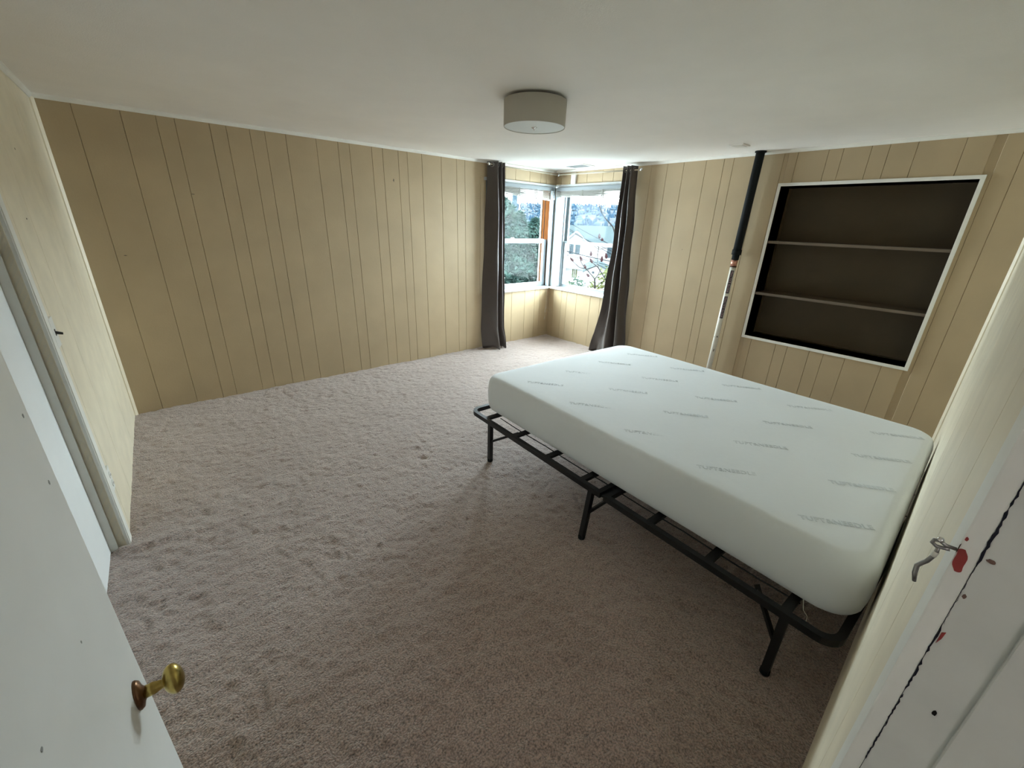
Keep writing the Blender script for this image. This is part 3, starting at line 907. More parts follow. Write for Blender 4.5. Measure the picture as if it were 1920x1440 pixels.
rail_loop(0.935, 2.066, True)
rail_loop(-0.028, 0.888, False)
for b_ in (1.904, 1.610, 1.321, 1.057, 0.661, 0.395, 0.120):
    bar((AW0 + 0.01, b_, RZ + 0.004), (AW1 - 0.01, b_, RZ + 0.004), 0.032, 0.016, 'cross_slat', bf)
for a_ in (0.20, 0.46, 0.72, 0.98, 1.24):
    bar((a_, -0.02, RZ - 0.006), (a_, 2.05, RZ - 0.006), 0.006, 0.006, 'support_wire', bf)
MB().tube([(0.012, 0.1 + 1.75 * i / 24, RZ + 0.008 - 0.004 * math.sin(math.pi * (i % 6) / 6)) for i in range(25)], 0.003, 6).build('support_wire', M_black, bf)
for (a_, sgn) in ((AW0 + 0.004, -1), (0.725, 0), (AW1 - 0.004, 1)):
    for (b_, bs_, spl) in ((1.853, -0.20, 0.0), (0.985, -0.095, 0.036), (0.114, 0.12, 0.0)):
        top = Vector((a_, b_, RZ - 0.01)); foot = Vector((a_ + sgn * spl, b_, 0.004))
        lg = bar(top, foot, 0.026, 0.026, 'leg', bf)
        MB().lathe([(0.0155, 0), (0.0175, 0.002), (0.0165, 0.020), (0.013, 0.022)], (foot.x, foot.y, 0.0), (0, 0, 1), 12).build('foot_cap', M_rubber, lg)
        midp = top.lerp(foot, 0.48)
        bar(midp, (a_ - (sgn or 1) * 0.065, b_ + bs_, RZ - 0.012), 0.014, 0.014, 'brace', bf)
bar((AW0, 0.912, RZ - 0.004), (AW1, 0.912, RZ - 0.004), 0.016, 0.012, 'hinge_bar', bf)


def skew(a, b):
    """the soft head end follows the wall it is pushed against"""
    w = max(0.0, 1 - b / 0.6)
    return b + w * w * (-0.050 + 0.070 * a / 1.487)


mt = thing('mattress', 'thick white foam mattress with rows of stitched lettering on top', 'mattress', (1.7878, 0.052, 0.3060), rz=-TH_B)
MW, ML, MH = 1.487, 2.048, 0.246


def rrect(inset, r, n=8):
    pts = []
    for (cx, cy, a0) in ((MW - inset - r, inset + r, -math.pi / 2), (MW - inset - r, ML - inset - r, 0), (inset + r, ML - inset - r, math.pi / 2), (inset + r, inset + r, math.pi)):
        for i in range(n + 1):
            a = a0 + math.pi / 2 * i / n
            pts.append((cx + r * math.cos(a), cy + r * math.sin(a)))
    # straight runs subdivided
    out = []
    for i in range(len(pts)):
        p, q = pts[i], pts[(i + 1) % len(pts)]
        d = math.hypot(q[0] - p[0], q[1] - p[1])
        k = 10 if i % (n + 1) == n else 1
        for j in range(k):
            out.append((p[0] + (q[0] - p[0]) * j / k, p[1] + (q[1] - p[1]) * j / k))
    return out


loops = []
prof = [(0.055, 0.0), (0.030, 0.004), (0.013, 0.016), (0.004, 0.038), (0.0, 0.075), (-0.002, 0.13), (0.0, 0.175), (0.004, 0.205), (0.010, 0.222), (0.019, 0.235), (0.031, 0.2425), (0.050, 0.2455), (0.10, 0.246), (0.30, 0.2465), (0.55, 0.247)]
for ins, h in prof:
    r = max(0.03, 0.105 - max(0, ins) * 0.4) if ins < 0.1 else 0.05
    loops.append([(x, y, h) for x, y in rrect(ins, r)])
n = len(loops[0])
bulge = lambda x, y, h: 0.0025 * math.sin(5.1 * x + 1.7 * y) * math.sin(3.3 * y + 1.1) * (1 if h > 0.23 else 0.4)
vs = [(x, skew(x, y), h + bulge(x, y, h)) for lp in loops for x, y, h in lp]
fs = [(i * n + k, i * n + (k + 1) % n, (i + 1) * n + (k + 1) % n, (i + 1) * n + k) for i in range(len(loops) - 1) for k in range(n)]
fs.append(tuple(range(n - 1, -1, -1)))
fs.append(tuple((len(loops) - 1) * n + k for k in range(n)))
MB().add(vs, fs).build('cover', M_matt, mt, smooth=True)
lt = text_mesh('TUFT&NEEDLE', 0.036, 'stitched_lettering', outline=0.0008)
xs = [v.co.x for v in lt.vertices]
kx = 0.232 / (max(xs) - min(xs))
for v in lt.vertices:
    v.co.x = (v.co.x - min(xs)) * kx
lt.materials.clear()
lt.materials.append(M_stitch)
ang = math.atan2(-0.178, 0.149)
for i in range(4):
    for j in range(5):
        a_, b_ = 0.10 + 0.356 * i + 0.012 * j, 0.195 + 0.392 * j + 0.012 * i
        if a_ > MW - 0.2: continue
        o = link('stitched_lettering', lt, M_stitch, mt)
        o.location = (a_, b_, 0.2472 + bulge(a_, b_, 0.24))
        o.rotation_euler = (0, 0, ang)
        o.scale = (1, 1, 0.5)
MB().tube([(0.02, 0.10, 0.02), (-0.004, 0.085, -0.01), (0.002, 0.07, -0.03), (-0.008, 0.066, -0.055)], 0.0012, 6).build('loose_thread', M_pipe, mt)

# ------------------------------------------------------------------ blinds
def blind(name, fr, s0, s1, label, droop, bracket):
    """raised mini blind: frame along a wall, slat stack sagging by droop at its far end"""
    O, u, n = fr
    t = thing(name, label, 'blind', (O[0] + u[0] * s0 + n[0] * 0.022, O[1] + u[1] * s0 + n[1] * 0.022, 1.918), rz=math.atan2(u[1], u[0]), group='raised window blinds')
    ln = s1 - s0
    MB().box(0, ln, -0.013, 0.013, -0.024, 0.016).build('headrail', M_white, t, bevel=0.002)
    MB().box(0.0, ln, -0.015, 0.015, -0.0285, -0.0255).build('shade_strip', M_steel, t)  # solid strip standing in for the shade line under the headrail
    slat = MB().add([(0, -0.0125, 0), (ln, -0.0125, 0), (ln, 0, 0.0016), (0, 0, 0.0016), (ln, 0.0125, 0), (0, 0.0125, 0), (0, -0.0125, -0.0049), (ln, -0.0125, -0.0049), (ln, 0.0125, -0.0049), (0, 0.0125, -0.0049)],
                    [(0, 1, 2, 3), (3, 2, 4, 5), (0, 6, 7, 1), (5, 4, 8, 9), (6, 9, 8, 7), (0, 3, 5, 9, 6), (1, 7, 8, 4, 2)]).mesh('slat')
    N = 9
    for i in range(N):
        o = link('slat', slat, M_blind, t)
        f = (i + 1) / N
        o.location = (0, rng.uniform(-0.003, 0.003), -0.031 - 0.0052 * i)
        o.rotation_euler = (0, math.atan2(droop * f, ln), 0)
    o = MB().box(0, ln, -0.0125, 0.0125, -0.012, 0.0).build('bottom_rail', M_blind, t, bevel=0.002)
    o.location = (0, 0, -0.034 - 0.0052 * N)
    o.rotation_euler = (0, math.atan2(droop, ln), 0)
    for f in (0.06, 0.42, 0.70, 0.94):
        MB().box(ln * f - 0.007, ln * f + 0.007, -0.0165, -0.0135, -0.034 - 0.0052 * N - 0.012 - droop * f, -0.024).build('ladder_tape', M_blind, t)
        MB().box(ln * f - 0.007, ln * f + 0.007, 0.0135, 0.0165, -0.034 - 0.0052 * N - 0.012 - droop * f, -0.024).build('ladder_tape', M_blind, t)
    return t, ln


b1_, ln1 = blind('window_blind', FA, 3.47, 4.485, 'raised cream blind over the window with the conifer view', 0.052, True)
br = MB()
for (xa, xb, za, zb) in ((-.070, -.058, -.125, -.020), (-.004, .006, -.125, -.020), (-.058, -.004, -.125, -.112), (-.058, -.004, -.034, -.020), (-.058, -.004, -.086, -.080), (-.058, -.004, -.104, -.100)):
    br.box(ln1 + xa, ln1 + xb, -0.028, -0.018, za, zb)
br.build('end_bracket', M_white, b1_)
cd = MB().tube([(ln1 - 0.03, -0.030, -0.03), (ln1 - 0.032, -0.024, -0.7), (ln1 - 0.030, -0.022, -1.48)], 0.0022, 6)
cd.build('pull_cord', M_ivory, b1_)
for (dx, z) in ((0.0, -1.48), (-0.012, -1.53), (-0.016, -1.63)):
    MB().lathe([(0.003, 0.0), (0.007, -0.020), (0.0085, -0.040), (0.005, -0.048)], (ln1 - 0.030 + dx, -0.022, z), (0, 0, 1), 10).build('cord_tassel', M_ivory, b1_)
MB().tube([(ln1 - 0.032, -0.022, -1.46), (ln1 - 0.042, -0.022, -1.53), (ln1 - 0.046, -0.022, -1.63)], 0.0016, 6).build('pull_cord', M_ivory, b1_)
b2_, ln2 = blind('window_blind', FB, L - 4.085, L - 3.03, 'raised cream blind over the window with the white house view', 0.030, False)

# ------------------------------------------------------------------ curtain rods and curtains
def rod(label, p, q, fin_at):
    t = thing('curtain_rod', label, 'curtain rod', p, group='curtain rods')
    P, Q = Vector((0, 0, 0)), Vector(q) - Vector(p)
    MB().tube([P, Q], 0.0075, 12).build('rod', M_ivory, t, smooth=True)
    d = Q.normalized()
    for e, s in ((P, -1), (Q, 1)):
        MB().lathe([(0.004, 0), (0.009, 0.003), (0.014, 0.010), (0.016, 0.018), (0.013, 0.027), (0.004, 0.032)], e, d * s, 14).build('finial', M_chrome, t, smooth=True)
    return t


rA = rod('ivory curtain rod over the conifer window, steel finials', (3.408, L - 0.09, 2.090), (4.470, L - 0.09, 2.074), 0)
MB().tube([(0.03, 0, 0), (0.03, 0.05, 0.004), (0.03, 0.088, 0.004)], 0.006, 8).build('bracket', M_steel, rA)
MB().tube([(1.02, 0, -0.015), (1.02, 0.05, -0.010), (1.02, 0.088, -0.010)], 0.006, 8).build('bracket', M_ivory, rA)
rB = rod('ivory curtain rod over the house-view window, steel finials', (W - 0.09, 3.985, 2.072), (W - 0.09, 2.838, 2.058), 0)
MB().tube([(0, -0.02, 0), (0.05, -0.02, 0.004), (0.088, -0.02, 0.004)], 0.006, 8).build('bracket', M_ivory, rB)
MB().tube([(0, -1.115, -0.014), (0.05, -1.115, -0.010), (0.088, -1.115, -0.010)], 0.006, 8).build('bracket', M_steel, rB)


def catmull(P, n):
    out = []
    k = len(P) - 1
    for i in range(n + 1):
        t = i / n * k
        j = min(int(t), k - 1)
        f = t - j
        p0, p1, p2, p3 = P[max(j - 1, 0)], P[j], P[j + 1], P[min(j + 2, k)]
        out.append(tuple(0.5 * (2 * p1[c] + (p2[c] - p0[c]) * f + (2 * p0[c] - 5 * p1[c] + 4 * p2[c] - p3[c]) * f * f + (3 * p1[c] - p0[c] - 3 * p2[c] + p3[c]) * f ** 3) for c in (0, 1)))
    return out


def curtain(name, label, fr, s0, keys, ztop, seed, hem):
    """sheet through fold polylines (along wall, away from wall) given at several heights"""
    O, u, n = fr
    r_ = random.Random(seed)
    NC = 96
    hs = sorted(keys, reverse=True)
    curves = {h: catmull(keys[h], NC) for h in hs}
    rows = []
    NR = 60
    for i in range(NR + 1):
        z = ztop * (1 - i / NR)
        hi = min((h for h in hs if h >= z - 1e-6), default=hs[0])
        lo = max((h for h in hs if h <= z + 1e-6), default=hs[-1])
        f = 0 if hi == lo else (hi - z) / (hi - lo)
        f = f * f * (3 - 2 * f)
        row = []
        for k in range(NC + 1):
            a = curves[hi][k]; c = curves[lo][k]
            s = a[0] + (c[0] - a[0]) * f
            t = a[1] + (c[1] - a[1]) * f
            t += 0.004 * math.sin(0.35 * k + 7 * z + seed) * (1 - z / ztop)
            s += 0.003 * math.sin(0.22 * k - 9 * z)
            zz_ = z
            if i > NR - 7:      # crumpled hem resting on the carpet
                q = (i - (NR - 7)) / 7
                t += hem * q * (0.5 + 0.5 * math.sin(0.30 * k + seed))
                zz_ = z + 0.012 * q * (1 + math.sin(0.5 * k + seed)) + 0.004
            row.append((s0 + s, t, zz_))
        rows.append(row)
    top = rows[0]
    t = thing(name, label, 'curtain', (O[0] + u[0] * (s0 + 0.1) + n[0] * 0.1, O[1] + u[1] * (s0 + 0.1) + n[1] * 0.1, 0), group='brown curtains')
    ox, oy = t.location.x, t.location.y
    vs = [(O[0] + u[0] * s + n[0] * tt - ox, O[1] + u[1] * s + n[1] * tt - oy, z) for row in rows for s, tt, z in row]
    m_ = NC + 1
    fs = [(i * m_ + k, i * m_ + k + 1, (i + 1) * m_ + k + 1, (i + 1) * m_ + k) for i in range(NR) for k in range(NC)]
    o = MB().add(vs, fs).build('fabric', M_curt, t, smooth=True)
    md = o.modifiers.new('thickness', 'SOLIDIFY')
    md.thickness = 0.0018
    return t, top


kA = {2.118: [(0.0, .045), (.055, .125), (.085, .140), (.090, .055), (.105, .050), (.128, .135), (.140, .130), (.143, .055), (.160, .050), (.183, .125), (.192, .115)],
      1.30: [(-.030, .040), (.055, .130), (.100, .150), (.108, .070), (.120, .055), (.150, .140), (.168, .135), (.165, .065), (.185, .055), (.210, .120), (.214, .110)],
      0.55: [(-.062, .035), (.045, .130), (.098, .155), (.110, .095), (.128, .070), (.158, .150), (.180, .150), (.186, .085), (.200, .065), (.226, .120), (.232, .110)],
      0.0: [(-.072, .045), (.030, .150), (.092, .185), (.110, .120), (.130, .085), (.165, .175), (.190, .180), (.196, .110), (.210, .080), (.240, .140), (.248, .120)]}
cA, topA = curtain('curtain', 'brown satin curtain gathered at the window nearest the long wall', FA, 3.402, kA, 2.118, 3, 0.06)
kB = {2.100: [(0.0, .130), (.015, .055), (.030, .048), (.050, .128), (.062, .130), (.072, .052), (.085, .050), (.102, .128), (.114, .128), (.128, .055), (.140, .060)],
      1.40: [(-.028, .120), (.000, .060), (.022, .055), (.055, .140), (.072, .138), (.086, .060), (.100, .055), (.124, .130), (.140, .128), (.160, .060), (.178, .060)],
      0.75: [(-.075, .125), (-.030, .070), (.005, .070), (.055, .160), (.080, .150), (.100, .070), (.122, .060), (.150, .145), (.172, .138), (.198, .062), (.222, .060)],
      0.0: [(-.190, .120), (-.110, .085), (-.045, .090), (.045, .175), (.085, .165), (.112, .080), (.145, .068), (.180, .150), (.210, .140), (.250, .070), (.285, .062)]}
cB, topB = curtain('curtain', 'brown satin curtain flaring to the floor behind the mattress', FB, L - 3.022, kB, 2.100, 9, 0.05)
# grommets where the fabric crosses the rod
for (ct, fr, top, zr) in ((cA, FA, topA, 2.088), (cB, FB, topB, 2.062)):
    O, u, n = fr
    last = None
    for a, c in zip(top[:-1], top[1:]):
        if (a[1] - 0.09) * (c[1] - 0.09) <= 0:
            s, tt = (a[0] + c[0]) / 2, 0.09
            p = Vector((O[0] + u[0] * s + n[0] * tt - ct.location.x, O[1] + u[1] * s + n[1] * tt - ct.location.y, zr))
            d = Vector((u[0], u[1], 0)) * (c[0] - a[0]) + Vector((n[0], n[1], 0)) * (c[1] - a[1])
            d.normalize()
            nn = d.cross(Vector((0, 0, 1))).normalized()
            ring = [p + (d * math.cos(2 * math.pi * k / 16) + Vector((0, 0, 1)) * math.sin(2 * math.pi * k / 16)) * 0.021 for k in range(16)]
            MB().tube(ring, 0.004, 6, closed=True).build('grommet', M_steel, ct, smooth=True)

# ------------------------------------------------------------------ outdoors
def foliage(name, m, parent, n, sampler, size, seed):
    r_ = random.Random(seed)
    mb = MB()
    for _ in range(n):
        p = sampler(r_)
        a = Vector((r_.gauss(0, 1), r_.gauss(0, 1), r_.gauss(0, 0.6))).normalized()
        c = a.cross(Vector((r_.gauss(0, 1), r_.gauss(0, 1), r_.gauss(0, 1)))).normalized()
        s = size * r_.uniform(0.5, 1.3)
        mb.add([p - a * s, p + c * s * 0.35, p + a * s, p - c * s * 0.35], [(0, 1, 2, 3)])
    me = bpy.data.meshes.new(name)
    me.from_pydata(mb.v, [], mb.f)
    o = link(name, me, m, parent)
    o['kind'] = 'stuff'
    return o


def conifer(label, base, h, rad, seed, n, m=M_needle, size=0.16, cat='tree', name='conifer_tree', grp='conifers outside the window'):
    t = thing(name, label, cat, base, group=grp)
    MB().tube([(0, 0, 0), (0.05, 0.02, h * 0.5), (0, 0, h * 0.97)], [0.16, 0.10, 0.02], 8).build('trunk', M_bark, t)
    def smp(r_):
        z = h * (0.06 + 0.94 * r_.random() ** 1.25)
        lay = 0.75 + 0.25 * math.sin(z * 9 + 2 * seed)
        rr_ = rad * (1 - z / h) ** 0.55 * lay * math.sqrt(r_.uniform(0.25, 1)) + 0.03
        a = r_.uniform(0, 2 * math.pi)
        return Vector((rr_ * math.cos(a), rr_ * math.sin(a), z - 0.18 * rr_))
    foliage('foliage', m, t, n, smp, size, seed)
    return t


def shrub(label, base, rx, rz_, seed, n, m, size, name='shrub', grp=None):
    t = thing(name, label, 'shrub', base, group=grp)
    for k in range(5):
        a = k * 1.3
        MB().tube([(0, 0, 0), (rx * 0.4 * math.cos(a), rx * 0.4 * math.sin(a), rz_ * 0.7), (rx * 0.6 * math.cos(a), rx * 0.6 * math.sin(a), rz_ * 1.3)], 0.02, 5).build('stem', M_bark, t)
    def smp(r_):
        v = Vector((r_.gauss(0, 1), r_.gauss(0, 1), r_.gauss(0, 1))).normalized() * (r_.uniform(0.3, 1) ** 0.4)
        return Vector((v.x * rx, v.y * rx, rz_ + v.z * rz_))
    foliage('foliage', m, t, n, smp, size, seed)
    return t


# sloping garden, valley and the hill beyond, one terrain
def terrain_z(d, a):
    k = [(0, -2.9), (6, -2.9), (20, -4.2), (45, -6.3), (90, -7.0), (200, -12), (300, -8), (420, 4), (560, 20), (640, 27), (760, 30)]
    for (d0, z0_), (d1_, z1_) in zip(k[:-1], k[1:]):
        if d <= d1_:
            f = (d - d0) / (d1_ - d0)
            return z0_ + (z1_ - z0_) * f + (1.2 * math.sin(a * 40) + 0.8 * math.sin(a * 93 + 1) if d > 350 else 0) * min(1, (d - 350) / 200 if d > 350 else 0)
    return k[-1][1]


dists = [5.0, 8, 12, 20, 30, 45, 65, 90, 140, 200, 260, 300, 340, 380, 420, 460, 500, 540, 580, 610, 640, 700, 760]
angs = [math.radians(5 + 2 * i) for i in range(46)]
vs = [(CAM.x + d * math.sin(a), CAM.y + d * math.cos(a), terrain_z(d, a)) for d in dists for a in angs]
k = len(angs)
fs = [(i * k + j, i * k + j + 1, (i + 1) * k + j + 1, (i + 1) * k + j) for i in range(len(dists) - 1) for j in range(k - 1)]
split = dists.index(260)
near = [f for f in fs if max(f) // k <= split]
far = [f for f in fs if max(f) // k > split]
structure(MB().add(vs, near).build('ground_garden', M_lawn, smooth=True), 'sloping garden ground outside below the windows', 'ground')
structure(MB().add(vs, far).build('hill_slope', M_hill, smooth=True), 'wooded hillside with haze in its colour far beyond the rooftops', 'hill')

# far trees and houses on the hill
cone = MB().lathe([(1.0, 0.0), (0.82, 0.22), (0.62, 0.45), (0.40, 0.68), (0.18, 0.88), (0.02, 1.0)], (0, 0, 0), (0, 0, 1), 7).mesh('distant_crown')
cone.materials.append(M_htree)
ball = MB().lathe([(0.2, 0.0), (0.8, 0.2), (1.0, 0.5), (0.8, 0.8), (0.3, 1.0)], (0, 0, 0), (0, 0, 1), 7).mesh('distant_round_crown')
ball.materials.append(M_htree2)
hw_me = MB().box(-1, 1, -1, 1, 0, 1).mesh('wall')
hw_me.materials.append(M_hhouse)
hr_me = MB().add([(-1.1, -1.1, 1), (1.1, -1.1, 1), (1.1, 1.1, 1), (-1.1, 1.1, 1), (-1.1, 0, 1.6), (1.1, 0, 1.6)], [(0, 1, 5, 4), (2, 3, 4, 5), (0, 4, 3), (1, 2, 5), (0, 3, 2, 1)]).mesh('roof')
hr_me.materials.append(M_hroof)
r_ = random.Random(21)
placed = []


def hill_spot(rad):
    """a free spot on the slope, none within reach of its neighbours"""
    for _ in range(400):
        a = math.radians(r_.uniform(38.2, 56.2))
        d = r_.uniform(385, 650)
        x, y = CAM.x + d * math.sin(a), CAM.y + d * math.cos(a)
        if all((x - px_) ** 2 + (y - py_) ** 2 > (rad + pr_) ** 2 for px_, py_, pr_ in placed):
            placed.append((x, y, rad))
            return a, d, (x, y, terrain_z(d, a) - 0.3)
    return None


for i in range(105):
    s_ = r_.uniform(1.7, 3.0)
    sp = hill_spot(s_ * 1.75)
    if sp is None: continue
    a, d, p = sp
    t = thing('hillside_house', 'tiny pale house among trees on the far hillside', 'house', p, rz=-a + r_.choice((0, 1.57)) + r_.uniform(-.3, .3), group='houses on the far hill')
    for me_, nm in ((hw_me, 'wall'), (hr_me, 'roof')):
        o = link(nm, me_, None, t)
        o.scale = (s_ * 1.25, s_, s_ * 1.15)
for i in range(560):
    con = i % 2 == 0
    hh = r_.uniform(4.0, 7.5)
    ww = hh * (r_.uniform(0.22, 0.32) if con else r_.uniform(0.36, 0.5))
    if not con: hh *= 0.62
    sp = hill_spot(ww * 1.02)
    if sp is None: continue
    o = link('hillside_conifer' if con else 'hillside_tree', cone if con else ball)
    o.location = sp[2]
    o.scale = (ww, ww, hh)
    tag(o, 'distant pointed conifer on the far hillside' if con else 'distant rounded haze-tinted tree on the far hillside', 'tree', 'pointed trees on the far hill' if con else 'rounded trees on the far hill')


# white house with grey roof
hz = thing('white_house', 'white two-storey house with grey shingle roof, gable and slate shutters', 'house', tuple(pix(1110, 470, 62).to_2d().to_3d()), rz=0)
hz.location.z = -6.6
az = math.atan2(hz.location.x - CAM.x, hz.location.y - CAM.y)
hz.rotation_euler = (0, 0, -az)          # local y points away from our window, local x to the right


def hp(px, py, dy=0.0):
    """house-local point on its front plane"""
    p = pix(px, py, 62)
    d = p - hz.location
    c, s = math.cos(az), math.sin(az)
    return (d.x * c - d.y * s, dy, d.z)


x_l, x_r = hp(1040, 460)[0], hp(1215, 460)[0]
eave = hp(1145, 455)[2]; ridgez = hp(1140, 424)[2]
MB().box(x_l, x_r, 0, 9, 0, eave).build('wall', M_siding, hz)
o = MB().add([(x_l - .4, -.5, eave - .05), (x_r + .4, -.5, eave - .05), (x_r + .4, 4.5, ridgez), (x_l - .4, 4.5, ridgez), (x_l - .4, 9.5, eave - .05), (x_r + .4, 9.5, eave - .05)], [(0, 1, 2, 3), (3, 2, 5, 4)]).build('roof', M_roof, hz)
gx0, gx1 = hp(1060, 450)[0], hp(1101, 450)[0]
gz = hp(1076, 434)[2]; gm = (gx0 + gx1) / 2
g_ = MB().add([(gx0, -1.0, 0), (gx1, -1.0, 0), (gx1, -1.0, eave), (gm, -1.0, gz), (gx0, -1.0, eave), (gx0, 2, 0), (gx1, 2, 0), (gx1, 2, eave), (gm, 2, gz), (gx0, 2, eave)],
              [(0, 1, 2, 3, 4), (0, 5, 9, 4), (1, 6, 7, 2), (5, 6, 7, 8, 9)]).build('gable_wall', M_siding, hz)
for (xa, za, xb, zb) in ((gx0 - .3, eave - .25, gm, gz + .1), (gx1 + .3, eave - .25, gm, gz + .1)):
    MB().add([(xa, -1.4, za), (xb, -1.4, zb), (xb, 4, zb), (xa, 4, za), (xa, -1.4, za + .14), (xb, -1.4, zb + .14), (xb, 4, zb + .14), (xa, 4, za + .14)],
             [(0, 1, 2, 3), (4, 5, 6, 7), (0, 1, 5, 4), (2, 3, 7, 6), (0, 3, 7, 4), (1, 2, 6, 5)]).build('gable_roof', M_roof, hz)
    MB().tube([(xa, -1.45, za - .05), (xb, -1.45, zb - .05)], 0.10, 4).build('bargeboard', M_siding, hz)
for (pa, pb, y0p, y1p, dy) in ((1069, 1075, 456, 476, -1.06), (1080, 1087, 457, 477, -1.06), (1139, 1148, 464, 484, -0.06)):
    a_, c_ = hp(pa, y0p), hp(pb, y1p)
    MB().box(a_[0], c_[0], dy, dy + .06, c_[2], a_[2]).build('shutter', M_shutter, hz)
a_, c_ = hp(1075.5, 457), hp(1079.5, 477)
MB().box(a_[0], c_[0], -1.04, -1.0, c_[2], a_[2]).build('window', M_hhouse, hz)

# lower white outbuilding
ob = thing('white_outbuilding', 'low white outbuilding below the house with small paned window', 'shed', tuple(pix(1085, 520, 30).to_2d().to_3d()))
ob.location.z = -5.0
az2 = math.atan2(ob.location.x - CAM.x, ob.location.y - CAM.y)
ob.rotation_euler = (0, 0, -az2 - 0.15)


def op(px, py, dist=30):
    p = pix(px, py, dist)
    d = p - ob.location
    c, s = math.cos(az2), math.sin(az2)
    return (d.x * c - d.y * s, d.z)


xa, zt = op(1046, 501); xb, _ = op(1112, 503)
zr = op(1075, 484)[1]
MB().box(xa, xb, 0, 4, 0, zt).build('wall', M_siding, ob)
MB().add([(xa - .2, -.3, zt - .05), (xb + .2, -.3, zt - .05), (xb + .2, 2.4, zr), (xa - .2, 2.4, zr), (xa - .2, -.3, zt + .05), (xb + .2, -.3, zt + .05), (xb + .2, 2.4, zr + .1), (xa - .2, 2.4, zr + .1)],
         [(0, 1, 2, 3), (4, 5, 6, 7), (0, 1, 5, 4), (0, 3, 7, 4), (1, 2, 6, 5), (2, 3, 7, 6)]).build('roof', M_hhouse, ob)
w0, wz1 = op(1073, 504); w1_, wz0 = op(1081, 521)
wd_ = MB().box(w0, w1_, -0.04, 0.0, wz0, wz1).build('window', M_yellow, ob)
for f in (0.33, 0.66):
    MB().box(w0 + (w1_ - w0) * f - .012, w0 + (w1_ - w0) * f + .012, -0.07, -0.03, wz0, wz1).build('muntin', M_siding, wd_)
# white garden shed to the right
gs = thing('white_garage', 'white gabled garage end beside the yellow-green shrub', 'garage', tuple(pix(1114, 520, 24).to_2d().to_3d()), rz=-az2)
gs.location.z = -4.6
def gp(px, py):
    p = pix(px, py, 24); d = p - gs.location
    c, s = math.cos(az2), math.sin(az2)
    return (d.x * c - d.y * s, d.z)
xa, zt = gp(1098, 508); xb, _ = gp(1150, 508); xm, zr = gp(1120, 497)
MB().add([(xa, 0, 0), (xb, 0, 0), (xb, 0, zt), (xm, 0, zr), (xa, 0, zt), (xa, 4, 0), (xb, 4, 0), (xb, 4, zt), (xm, 4, zr), (xa, 4, zt)], [(0, 1, 2, 3, 4), (0, 5, 9, 4), (1, 6, 7, 2), (5, 6, 7, 8, 9)]).build('wall', M_siding, gs)
for (a_, c_) in ((xa - .15, xm), (xb + .15, xm)):
    MB().add([(a_, -.2, zt - .08), (c_, -.2, zr + .02), (c_, 4.1, zr + .02), (a_, 4.1, zt - .08), (a_, -.2, zt - .02), (c_, -.2, zr + .08), (c_, 4.1, zr + .08), (a_, 4.1, zt - .02)],
             [(0, 1, 2, 3), (4, 5, 6, 7), (0, 1, 5, 4), (0, 3, 7, 4), (1, 2, 6, 5), (2, 3, 7, 6)]).build('roof', M_roof, gs)
v0 = gp(1110, 509); v1 = gp(1114, 513)
MB().box(v0[0], v1[0], -0.03, 0, v1[1], v0[1]).build('vent', M_shutter, gs)

# conifers and laurels seen through the back window
def at(px, py, dist, zb):
    p = pix(px, py, dist)
    return (p.x, p.y, zb)


conifer('tall dense conifer filling the first window, highest of the trees', at(938, 450, 11.5, -3.6), 5.75, 2.0, 1, 16000, size=0.085)
conifer('broad conifer beside the utility pole', at(972, 450, 14, -4.0), 5.85, 2.3, 2, 16000, size=0.09)
conifer('smaller conifer next to the bare wood window track', at(1002, 450, 13, -3.8), 5.45, 1.9, 3, 14000, size=0.085)
shrub('rounded laurel bush low outside the first window', at(962, 520, 7.8, -3.4), 1.5, 1.75, 5, 20000, M_needle2, 0.042, 'laurel_bush')
shrub('laurel bush below the smaller conifer', at(1000, 520, 8.6, -3.4), 1.3, 1.6, 6, 17000, M_needle2, 0.042, 'laurel_bush')
shrub('yellow-green shrub outside the second window', at(1146, 520, 9.0, -3.1), 0.75, 1.93, 7, 3600, M_yellow, 0.075, 'leafy_shrub')
shrub('low grey-green hedge plant by the white outbuilding', at(1081, 530, 20, -4.3), 0.7, 1.8, 8, 1600, M_needle2, 0.10, 'hedge_plant')
shrub('small olive plant at the foot of the outbuilding wall', at(1066, 530, 22, -4.5), 0.7, 1.65, 9, 1200, M_yellow, 0.09, 'hedge_plant')

# utility pole and overhead cables
up = thing('utility_pole', 'weathered wooden utility pole rising behind the conifers', 'pole', at(963, 450, 23, -4.4))
MB().tube([(0, 0, 0), (0, 0, 9.5)], [0.17, 0.125], 12).build('pole', M_polew, up, smooth=True)
MB().box(-0.9, 0.9, -0.06, 0.06, 7.8, 7.92).build('crossarm', M_polew, up)
MB().tube([(0.24, -0.1, 0), (0.24, -0.1, 8.5)], 0.035, 8).build('conduit', M_siding, up)


def cable(label, p, q, r, sag=0.15):
    P, Q = Vector(p), Vector(q)
    t = thing('overhead_cable', label, 'cable', tuple(P), group='overhead cables')
    MB().tube([(Q - P) * (i / 14) - Vector((0, 0, sag * 4 * (i / 14) * (1 - i / 14))) for i in range(15)], r, 5).build('strand', M_wire, t)


